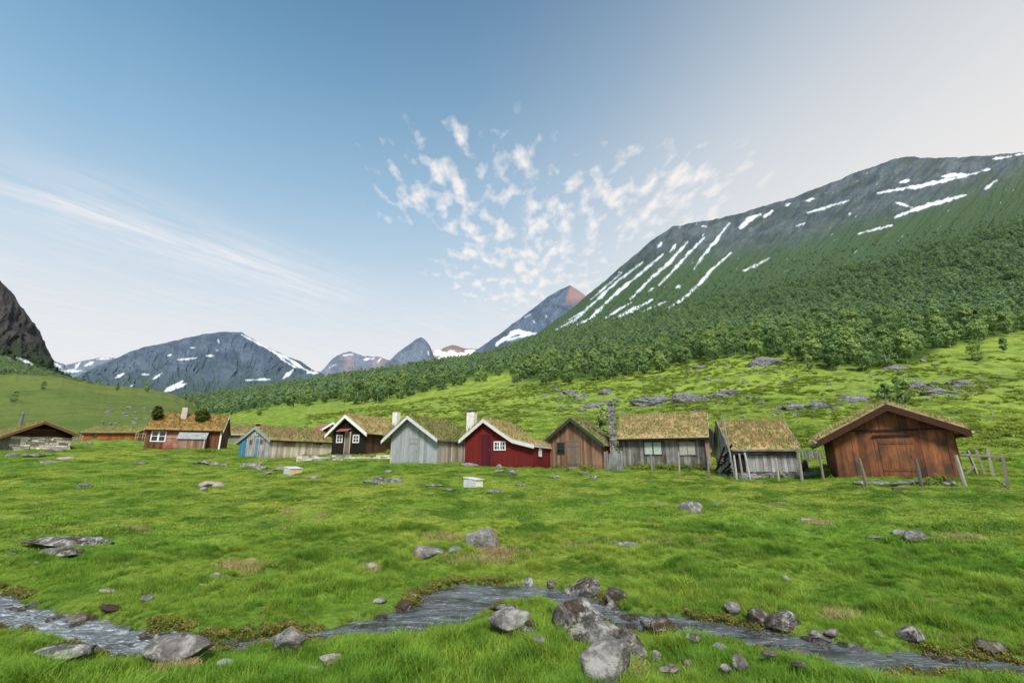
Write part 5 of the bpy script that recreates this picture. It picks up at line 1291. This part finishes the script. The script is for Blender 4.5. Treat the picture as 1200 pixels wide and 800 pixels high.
# straw covered mound
rock(283, 664, 46, 12, 'straw covered mound with a bare edge in the left meadow', 'turfA', depth=.8, name='mound', cat='mound')
for px0, row, w, lab in ((566, 652, 62, ''),):
    pass
# hillside outcrops
outs = [(768,474,52,12,'left block of the long grey outcrop above the long hut'),(812,472,46,14,'middle block of the long grey outcrop above the long hut'),(850,466,54,11,'right block of the long grey outcrop on the slope'),
 (898,429,40,13,'dark square outcrop just below the forest'),(938,480,34,8,'pale smooth slab on the slope left of the barn roof'),(968,478,44,9,'grey rounded slab above the barn roof left side'),
 (1005,470,30,8,'grey rock on the slope above the left barn roof'),(1086,455,34,9,'rock beside the dark gully on the right slope'),(1100,461,36,8,'lower rock below the dark gully on right slope'),
 (1052,433,26,8,'dark rock under the forest edge above the barn'),(1130,450,30,5,'pale ledge over the dark gully'),(700,478,26,9,'grey outcrop just above the tall stone chimney'),(668,462,18,6,'grey rock on slope above the tan hut'),
 (822,432,24,5,'pale rock below the forest, left of the square outcrop'),(712,463,20,7,'split rock left of the long grey outcrop')]
for px0, row, w, hh, lab in outs: rock(px0, row, w, hh, lab, 'rockg', depth=.45, name='rock_outcrop', cat='outcrop', sharp=.9, sink=.5)
g = random.Random(5); cnt = 0
for _ in range(400):
    px0 = g.uniform(600, 1198); row = g.uniform(438, 512)
    if g.random() < .55: q_ = g.choice(outs); px0 = q_[0] + g.gauss(0, q_[2] * .8); row = q_[1] + g.gauss(2, 6)
    if not 600 < px0 < 1198 or row < 424: continue
    if fbm(np.array([px0 / 45.]), np.array([row / 12.]), 2)[0] < -.25: continue
    if sd_poly(np.array([px0]), np.array([row]), FOREST)[0] < 4: continue
    if px0 < 760 and row > 488 or 950 < px0 < 1140 and row > 468 + abs(px0 - 1040) * .3 - 5: continue
    rock(px0, row, g.uniform(4, 11), g.uniform(2, 4), 'small grey rock scattered on the green hillside', 'rockg', depth=.7, name='hillside_rock', cat='rock', group='small rocks scattered on the hillside', sink=.5); cnt += 1
    if cnt >= 150: break
for i in range(16):
    px0 = g.uniform(120, 178); row = g.uniform(478, 500)
    d = Vector(pix_ray(px0, row)).normalized(); hh = hv.ray_cast(Vector((0, 0, EYE)), d)
    if hh[0] is None or not 55 < hh[0].y < 250: continue
    rock(px0, row, g.uniform(3, 8), g.uniform(1.5, 3), 'small pale rock on the left hill behind the orange hut', 'rockg', depth=.7, name='hillside_rock', cat='rock', group='small rocks on the left hill', sink=.4, ctr=hh[0])

# gravel and mossy rims along the stream
pk = []
for i in range(5):
    gq = np.random.default_rng(900 + i); bm = bmesh.new(); bmesh.ops.create_icosphere(bm, subdivisions=2, radius=1)
    for q in bm.verts:
        c = np.array(q.co[:]); f_ = 1 + .25 * float(fbm(np.array([c[0] * 1.3 + i * 9]), np.array([c[1] * 1.3 + c[2]]), 2)[0]); q.co = (c[0] * f_, c[1] * f_ * .8, c[2] * f_ * .55)
    me = bpy.data.meshes.new('pebble_kind'); bm.to_mesh(me); bm.free(); me.materials.append(M[('rock', 'rockd', 'rockp', 'rockd', 'rock')[i]]); me.attributes.new('tone', 'FLOAT', 'POINT')
    o = bpy.data.objects.new('pebble_kind', me); COL.objects.link(o); pk.append(o)
xq, yq = sector(120000, 3.4, 9.5); sdq = stream_sd(xq, yq); cl = fbm(xq * 1.1 + 30, yq * 1.1, 3)
kq = (np.abs(sdq + .02) < .10) & (cl > .0) & (rng.random(len(xq)) < .30) | (sdq < -.05) & (xq > 1.2) & (cl > .0) & (rng.random(len(xq)) < .10) | (sdq < -.08) & (cl > .28) & (rng.random(len(xq)) < .08)
xq, yq = xq[kq], yq[kq]; nn = len(xq); s = .012 + .035 * rng.random(nn) ** 2.5 + .07 * (rng.random(nn) < .05); zq = np.maximum(ground_h(xq, yq), WZ - .02)
scatter('gravel', np.stack([xq, yq, zq], -1), np.stack([nn * [0], nn * [0], rng.uniform(0, 6.28, nn)], -1), np.stack([s, s, s], -1), rng.integers(0, 5, nn), pk, 'small wet stones and gravel in and along the stream', 'gravel')
MM = leaf_mat('bank_moss', (.06, .06, .018), (.23, .22, .05), .1)
mk = []
for i in range(3):
    g = random.Random(500 + i); mk.append(crown_mesh(g, .035, .16, .0, 14, 14, .015, 1.0).build('moss_kind', MM, recalc=False))
xq, yq = sector(90000, 3.2, 10); sdq = stream_sd(xq, yq); cl = fbm(xq * .8 - 12, yq * .8, 3)
kq = (sdq > -.03) & (sdq < .16) & (cl > -.05) & (rng.random(len(xq)) < .55); xq, yq = xq[kq], yq[kq]; nn = len(xq); s = rng.uniform(.5, 1.3, nn)
scatter('moss', np.stack([xq, yq, ground_h(xq, yq) - .01], -1), np.stack([nn * [0], nn * [0], rng.uniform(0, 6.28, nn)], -1), np.stack([s, s, s], -1), rng.integers(0, 3, nn), mk, 'brown and yellow moss on the stream banks', 'moss')
# ------------------------------------------------------------------ boxes in the meadow
def crate(px0, row, w, d, hh, yaw, label, front, side, name='well_cover'):
    p = raycast(px0, row); t = thing(name, label, 'box', p, R(yaw))
    mb = MB(); n_ = 5
    for i in range(n_): mb.box((0, -d / 2, hh * (i + .5) / n_ - .03), (w, .03, hh / n_ * .85), random.random())
    mb.build('front_boards', front, t)
    mb = MB(); mb.box((0, 0, hh / 2 - .03), (w - .03, d - .05, hh), .6); mb.build('body', side, t)
    mb = MB(); mb.box((0, 0, hh + .0), (w + .04, d + .06, .03), .6, rot=Matrix.Rotation(.12, 3, 'Y')); mb.build('lid', front, t)
crate(555, 570, .6, .5, .3, -35, 'white slatted wooden box in the meadow before the red hut', M['offwhite'], M['whitewash'])
crate(343, 556.5, .8, .7, .4, -40, 'small grey and cream block box left in the meadow', M['offwhite'], flat('cream_paint', (.6, .42, .25), .8, .1))

# ------------------------------------------------------------------ posts, props, fence, frame
def post(px0, r0, px1, r1, Y, w, label, group='upright grey fence posts', name='fence_post', mat='post', rect=False):
    a, b = P(px0, r0, Y), P(px1, r1, Y); mb = MB()
    # top a, bottom b
    b2 = Vector((0, 0, -.25)); top = a - b
    mb.tube([b2, (0, 0, 0), tuple(top * .5 + Vector((.01, .01, 0))), tuple(top)], [w * .52, w * .52, w * .5, w * .42], 6 if not rect else 4, random.random())
    o = mb.build(name, M[mat]); o.location = b; tag(o, label, 'post', group); return o
for (a, b, c, d, Y, w, lab) in (
    (762.5,532,764.5,558,26,.11,'weathered post in front of the green curtained windows'), (795,529,796.5,560,25.2,.10,'weathered post midway along the long hut'), (829,534,831,563,24,.12,'weathered post at the right end of the long hut'),
    (839.5,523,840,543,38,.11,'far post seen in the gap left of the shed'), (909,536,913.6,570,22,.11,'post in front of the shed wall middle'), (935.5,530,941.5,574,21.2,.13,'thick pale post at the right front of the shed'),
    (959,529,967.5,574,20.8,.11,'leaning post between the shed and the barn'), (1006.5,536.6,1016.8,575,17.6,.13,'post left of the barn door'), (1073,536.6,1081,574,17,.13,'post right of the barn door'),
    (1120,533,1132,573,16.8,.13,'thick post at the right corner of the barn')):
    post(a, b, c, d, Y, w, lab)
for (a, b, c, d, Y, w, lab) in ((847,488,861,560,24.0,.08,'longest grey pole leaning on the left gable of the shed'), (860,533,864,566,23.2,.10,'short pole propped left below the shed eave'),
    (866,531,870.7,562,23.4,.11,'second pole from left propped under the shed eave'), (872.5,530,879.5,563,23.4,.11,'third propped pole, leaning right under the shed eave'),
    (850,524,843,552,25.3,.10,'dark edged pole leaning inward left of the shed')):
    post(a, b, c, d, Y, w, lab, 'poles propped against the shed', 'pole', 'lightgrey')
# heap of boards and pile
p = P(852, 556, 25); mb = MB()
for i in range(9): mb.box((random.uniform(-.3, .3), random.uniform(-.2, .2), .1 + i * .13), (.09, 1.5, .05), random.random(), rot=Matrix.Rotation(random.uniform(-.3, .3), 3, 'Z') @ Matrix.Rotation(random.uniform(-.9, .4), 3, 'X'))
o = mb.build('board_heap', M['choc']); o.location = p; tag(o, 'dark heap of boards at the left end of the shed', 'boards')
p = P(846, 556, 27); mb = MB()
# picket gate beside tan hut
a, b = P(708.5, 552, 28.6), P(731, 555.5, 27.6); d_ = b - a; L_ = math.hypot(d_.x, d_.y); t = thing('picket_gate', 'short picket fence of pale upright boards right of the tan hut', 'fence', a, math.atan2(d_.y, d_.x))
n_ = 8
for i in range(n_):
    mb = MB(); hh = 1.25 + random.uniform(-.12, .12); mb.box((L_ * (i + .5) / n_, random.uniform(-.01, .01), hh / 2 - .15), (L_ / n_ * random.uniform(.7, .92), .025, hh), random.uniform(.3, 1), rot=Matrix.Rotation(random.uniform(-.03, .03), 3, 'Y')); mb.build('picket', M['lightgrey'], t)
for zz in (.25, .85): mb = MB(); mb.box((L_ / 2, .04, zz), (L_, .04, .08), .4); mb.build('rail', M['silver'], t)
# small rear fence between shed and barn
a, b = P(941, 545, 30), P(967, 546, 30); t = thing('picket_fence', 'grey board fence seen in the gap between shed and barn', 'fence', a, 0); L_ = (b - a).x; n_ = 9
for i in range(n_):
    mb = MB(); hh = .95; mb.box((L_ * (i + .5) / n_, 0, hh / 2 - .05), (.07 if i != 3 else .2, .03, hh + random.uniform(-.1, .05)), random.random()); mb.build('picket', M['silver'], t)
for zz in (.3, .8): mb = MB(); mb.box((L_ / 2, .03, zz), (L_, .03, .07), .6); mb.build('rail', M['silver'], t)
# far small white fences at left
for (xa, xb, row, Y, lab) in ((80, 95, 519, 66, 'thin pale fence between stone hut and orange hut'), (158, 172, 516, 66, 'thin pale fence between orange hut and brown hut')):
    a, b = P(xa, row, Y), P(xb, row, Y); t = thing('wire_fence', lab, 'fence', a, 0); L_ = (b - a).x; a.z = 0
    for i in range(6): mb = MB(); mb.box((L_ * i / 5, 0, .5), (.06, .06, 1.2), random.random()); mb.build('post', M['post'], t)
    for zz in (.5, .95): mb = MB(); mb.box((L_ / 2, .05, zz), (L_, .02, .05), .6); mb.build('rail', M['post'], t)
# timber frame right of the barn
t0 = P(1182, 573, 16.4); t = thing('timber_frame', 'open grey timber frame standing right of the barn', 'frame', t0)
def bar(pa, pb, w, nm): 
    mb = MB(); mb.tube([pa - t0, pb - t0], [w, w], 4, random.random()); mb.build(nm, M['post'], t)
bar(P(1175, 535, 16.4), P(1182, 576, 16.4), .06, 'post'); bar(P(1126, 532.5, 17.2), P(1177, 535, 16.4), .055, 'rail'); bar(P(1046, 572.5, 16.6), P(1182, 573.5, 16.3), .06, 'rail')
bar(P(1134, 527.5, 20.5), P(1147, 560, 20.5), .05, 'post'); bar(P(1144, 526.5, 20), P(1157, 562, 20), .05, 'post'); bar(P(1157, 525, 19.5), P(1165.5, 564, 19.5), .06, 'post'); bar(P(1165, 560, 19.5), P(1181, 570, 16.6), .04, 'brace'); bar(P(1131, 556, 20), P(1141, 546, 20), .04, 'brace')
# stone slabs along the barn foot
for i, (px0, w, lab) in enumerate(((1015, 26, 'leftmost pale slab at the foot of the barn'), (1040, 34, 'long pale slab below the barn door left side'), (1064, 24, 'slab directly below the barn door'), (1086, 26, 'slab right of the barn door foot'), (1118, 20, 'rightmost slab at the foot of the barn'))):
    rock(px0, 568 + (i % 2), w, 5, lab, 'rockp', depth=.6, sink=.3)
for px0, row, w, hh, lab in ((948, 559, 26, 6, 'long slab sticking out at the right end of the shed'), (880, 561, 22, 5, 'pale stone at the foot of the shed wall'), (608, 548, 24, 5, 'long pale stone under the right part of the red hut'), (585, 549, 8, 5, 'round stone under the front of the red hut'), (550, 546, 20, 4, 'pale slab under the left corner of the red hut'), (945, 553, 10, 14, 'dark stump like rock at the shed corner')):
    rock(px0, row, w, hh, lab, 'rockp' if 'dark' not in lab else 'rockd', depth=.6)
# shrub behind the barn ridge
for px0, row, s, lab in ((1040, 474, .62, 'bushy green shrub left behind the barn ridge'), (1060, 474, .7, 'bushy green shrub right behind the barn ridge')):
    p = raycast(px0, row); place_tree(p.x, p.y, p.z - .6, s, lab, name='shrub', cat='shrub')
# low weeds at hut feet
wk = []
for i in range(3):
    g = random.Random(400 + i); wk.append(crown_mesh(g, .5, .7, .0, 14, 14, .10, 1.0).build('weed_kind', M['heath'], recalc=False))
W_ = []
def weeds_along(h, wall, n_, u0=None, u1=None, out=.25):
    T = h.T(wall); a, b = (-h.W / 2, h.W / 2) if wall in ('front', 'back') else (0, h.L)
    for i in range(n_):
        x_, y_, z_ = h.loc(*T(random.uniform(a if u0 is None else u0, b if u1 is None else u1), random.uniform(.1, out + .1), 0)); W_.append((x_, y_, float(ground_h(x_, y_)[0]) - .05))
weeds_along(BARN, 'left', 12); weeds_along(HT, 'front', 6); weeds_along(SHED, 'right', 4)
for (px0, row, n_) in ((745, 549, 12), (785, 549, 16), (815, 550, 10), (680, 551, 6), (240, 529, 14), (1100, 566, 6)):
    for _ in range(n_):
        p = raycast(px0 + random.uniform(-18, 18), row + random.uniform(0, 2)); W_.append((p.x, p.y, p.z - .05))
nn = len(W_); s = rng.uniform(.35, .9, nn)
scatter('weeds', np.array(W_), np.stack([nn * [0], nn * [0], rng.uniform(0, 6.28, nn)], -1), np.stack([s, s, s], -1), rng.integers(0, 3, nn), wk, 'leafy weeds growing at the foot of the huts', 'weeds')
# straw coloured dead grass around boulders
SM = turf_mat('dead_grass', (.46, .37, .19), (.38, .33, .15), (.25, .28, .07), .6)
sk = [grass_clump('straw_kind', 40, .1, .06, .009, SM, 2, 1.3, 60 + i) for i in range(3)]
S_ = []
for px0, row, rw, rh, n_ in ((590,650,26,7,150), (560,658,30,5,110), (520,630,30,5,60), (775,633,60,5,90), (690,640,30,4,30), (985,722,16,5,60), (430,667,12,4,25), (735,788,16,6,40), (1120,630,30,4,40), (160,620,16,4,30), (375,605,12,2,20), (340,600,10,3,20), (955,612,20,3,30), (283,664,28,6,90), (205,785,14,4,40)):
    for _ in range(n_):
        p = raycast(px0 + random.gauss(0, rw / 2), row + random.gauss(0, rh / 2), 60); S_.append((p.x, p.y, p.z))
S_ = np.array(S_); nn = len(S_); s = rng.uniform(.7, 1.5, nn)
scatter('dead_grass', S_, np.stack([nn * [0], nn * [0], rng.uniform(0, 6.28, nn)], -1), np.stack([s, s, s], -1), rng.integers(0, 3, nn), sk, 'patches of straw coloured dead grass around the meadow stones', 'grass')

# ------------------------------------------------------------------ light
SUN_EL, SUN_AZ = 48, 174    # azimuth clockwise from +Y: behind the viewer and to the left
w = bpy.data.worlds.new('World'); SC.world = w; w.use_nodes = True; nt = w.node_tree; k = N(nt); nt.nodes.clear()
sky = k.n('ShaderNodeTexSky', sky_type='NISHITA'); sky.sun_disc = False; sky.sun_elevation = R(SUN_EL); sky.sun_rotation = R(SUN_AZ); sky.air_density = 1.2; sky.dust_density = 1.5
gen = k.n('ShaderNodeTexCoord').outputs['Generated']
sep = k.n('ShaderNodeSeparateXYZ'); k.l(gen, sep.inputs[0]); Xc, Yc, Zc = sep.outputs
def dirn(px0, row): d = pix_ray(px0, row); return d / np.linalg.norm(d)
base = k.ramp(Zc, [(0, (.90, .88, .87)), (.20, (.80, .84, .88)), (.36, (.56, .72, .86)), (.52, (.31, .53, .74)), (.68, (.155, .35, .56)), (.84, (.06, .19, .37)), (1, (.04, .14, .30))])
# brighter, pinkish towards the right where the sun has gone behind the mountain
rt = k.math('ADD', k.math('MULTIPLY', Xc, .60), k.math('MULTIPLY_ADD', Zc, -.22, .50))
warmf = k.ramp(rt, [(.02, 0), (.30, .10), (.48, .34), (.62, .68), (.78, .93), (.95, 1)], 'B_SPLINE')
wcol = k.ramp(Zc, [(.15, (.97, .93, .89)), (.42, (.96, .92, .88)), (.6, (.83, .82, .81)), (.78, (.55, .60, .65)), (1, (.3, .34, .42))], 'B_SPLINE')
warm_m = k.mix(warmf, base, wcol)
nb = k.n('ShaderNodeVectorMath', operation='SCALE'); k.l(sky.outputs[0], nb.inputs[0]); nb.inputs['Scale'].default_value = .1
skyc = k.mix(.90, nb.outputs[0], warm_m)
# clouds on a high flat layer
zc = k.math('MAXIMUM', Zc, .05); u = k.math('DIVIDE', Xc, zc); vv_ = k.math('DIVIDE', Yc, zc)
cmb = k.n('ShaderNodeCombineXYZ'); k.l(u, cmb.inputs[0]); k.l(vv_, cmb.inputs[1]); pl = cmb.outputs[0]
def plane_pt(px0, row): d = dirn(px0, row); return d[0] / d[2], d[1] / d[2]
def blob(px0, row, rx, ry, rot=0, soft=1.0):
    cx_, cy_ = plane_pt(px0, row); m_ = k.n('ShaderNodeMapping'); m_.vector_type = 'TEXTURE'
    m_.inputs['Location'].default_value = (cx_, cy_, 0); m_.inputs['Rotation'].default_value = (0, 0, R(rot)); m_.inputs['Scale'].default_value = (rx, ry, 1)
    k.l(pl, m_.inputs[0]); ln = k.n('ShaderNodeVectorMath', operation='LENGTH'); k.l(m_.outputs[0], ln.inputs[0])
    return k.ramp(ln.outputs['Value'], [(.0, 1), (.35, .85), (1.0, 0)], 'EASE')
print('cloud pts', plane_pt(600, 230), plane_pt(500, 160), plane_pt(700, 190), plane_pt(600, 330), plane_pt(0, 210), plane_pt(390, 345), plane_pt(130, 250))
pm = k.n('ShaderNodeMapping'); pm.inputs['Scale'].default_value = (1, .5, 1); pm.inputs['Rotation'].default_value = (0, 0, R(12)); k.l(pl, pm.inputs[0]); puffs = k.noise(pm.outputs[0], 15, 4, .5, .1); puffs2 = k.noise(pl, 3.5, 3, .6, .3)
cm = k.mix(1.0, blob(545, 222, .60, .52), blob(735, 240, .75, .55), 'LIGHTEN'); cm = k.mix(1.0, cm, blob(620, 305, .75, 1.3), 'LIGHTEN')
pf = k.math('ADD', k.math('MULTIPLY', puffs, .78), k.math('MULTIPLY', puffs2, .22))
thr = k.math('ADD', pf, k.math('MULTIPLY', k.math('SUBTRACT', cm, 1.0), .20))
cl1 = k.ramp(thr, [(.44, 0), (.53, .5), (.61, 1)])
cl1 = k.math('MULTIPLY', cl1, k.ramp(cm, [(.04, 0), (.42, 1)]))
# soft veil low down in the middle and streaky cirrus at left
a0, a1 = plane_pt(0, 212), plane_pt(395, 348); ang = math.degrees(math.atan2(a1[1] - a0[1], a1[0] - a0[0])); ln_ = math.dist(a0, a1)
mpx = k.n('ShaderNodeMapping'); mpx.vector_type = 'TEXTURE'; mpx.inputs['Location'].default_value = ((a0[0] + a1[0]) / 2, (a0[1] + a1[1]) / 2, 0); mpx.inputs['Rotation'].default_value = (0, 0, R(ang)); mpx.inputs['Scale'].default_value = (1, 1, 1)
k.l(pl, mpx.inputs[0]); s2 = k.n('ShaderNodeSeparateXYZ'); k.l(mpx.outputs[0], s2.inputs[0])
st1 = k.n('ShaderNodeMapping'); st1.inputs['Scale'].default_value = (1.3, 7, 1); k.l(mpx.outputs[0], st1.inputs[0])
fib = k.noise(st1.outputs[0], 1.4, 8, .66, .5)
wig = k.math('MULTIPLY', k.math('SUBTRACT', k.noise(mpx.outputs[0], 1.2, 3), .5), .35)
vline = k.math('ABSOLUTE', k.math('ADD', s2.outputs[1], wig))
band = k.ramp(vline, [(0, 1), (.10, .7), (.26, .3), (.5, 0)])
ends = k.ramp(k.math('ABSOLUTE', k.math('DIVIDE', s2.outputs[0], ln_ * .62)), [(.6, 1), (1, 0)])
cir = k.math('MULTIPLY', k.math('MULTIPLY', band, ends), k.ramp(fib, [(.36, .1), (.62, 1)]))
veil = k.math('MULTIPLY', k.ramp(fib, [(.46, 0), (.74, .8)]), k.ramp(Zc, [(.08, .9), (.26, .6), (.38, 0)]))
low = k.ramp(Zc, [(.08, .75), (.26, .45), (.40, 0)])
col = k.mix(k.math('MULTIPLY', low, .5), skyc, (.90, .87, .86))
col = k.mix(k.math('MULTIPLY', veil, .85), col, (.90, .87, .86))
col = k.mix(k.math('MULTIPLY', cir, .95), col, (.86, .85, .87))
col = k.mix(k.math('MULTIPLY', cl1, .92), col, (.94, .90, .87))
bg = k.n('ShaderNodeBackground'); k.l(col, bg.inputs[0]); bg.inputs[1].default_value = 1.0
out = k.n('ShaderNodeOutputWorld'); k.l(bg.outputs[0], out.inputs[0])
sl = bpy.data.lights.new('sun', 'SUN'); sl.energy = 4.6; sl.angle = R(14); sl.color = (1, .95, .86)
so = bpy.data.objects.new('sun', sl); COL.objects.link(so)
sd_ = Vector((math.sin(R(SUN_AZ)) * math.cos(R(SUN_EL)), math.cos(R(SUN_AZ)) * math.cos(R(SUN_EL)), math.sin(R(SUN_EL))))
so.rotation_euler = sd_.to_track_quat('Z', 'Y').to_euler()

# ------------------------------------------------------------------ camera
cam = bpy.data.cameras.new('camera'); cam.sensor_width = 36; cam.lens = 16; cam.clip_end = 20000; cam.clip_start = .05
co = bpy.data.objects.new('camera', cam); COL.objects.link(co); co.location = (0, 0, EYE); co.rotation_euler = (math.pi / 2 + TH, 0, 0)
SC.camera = co
SC.view_settings.view_transform = 'Standard'; SC.view_settings.look = 'None'; SC.view_settings.exposure = 0
SC.cycles.use_denoising = True; SC.cycles.max_bounces = 6; SC.cycles.diffuse_bounces = 3; SC.cycles.transparent_max_bounces = 8
SC.cycles.use_adaptive_sampling = True; SC.cycles.adaptive_threshold = .02
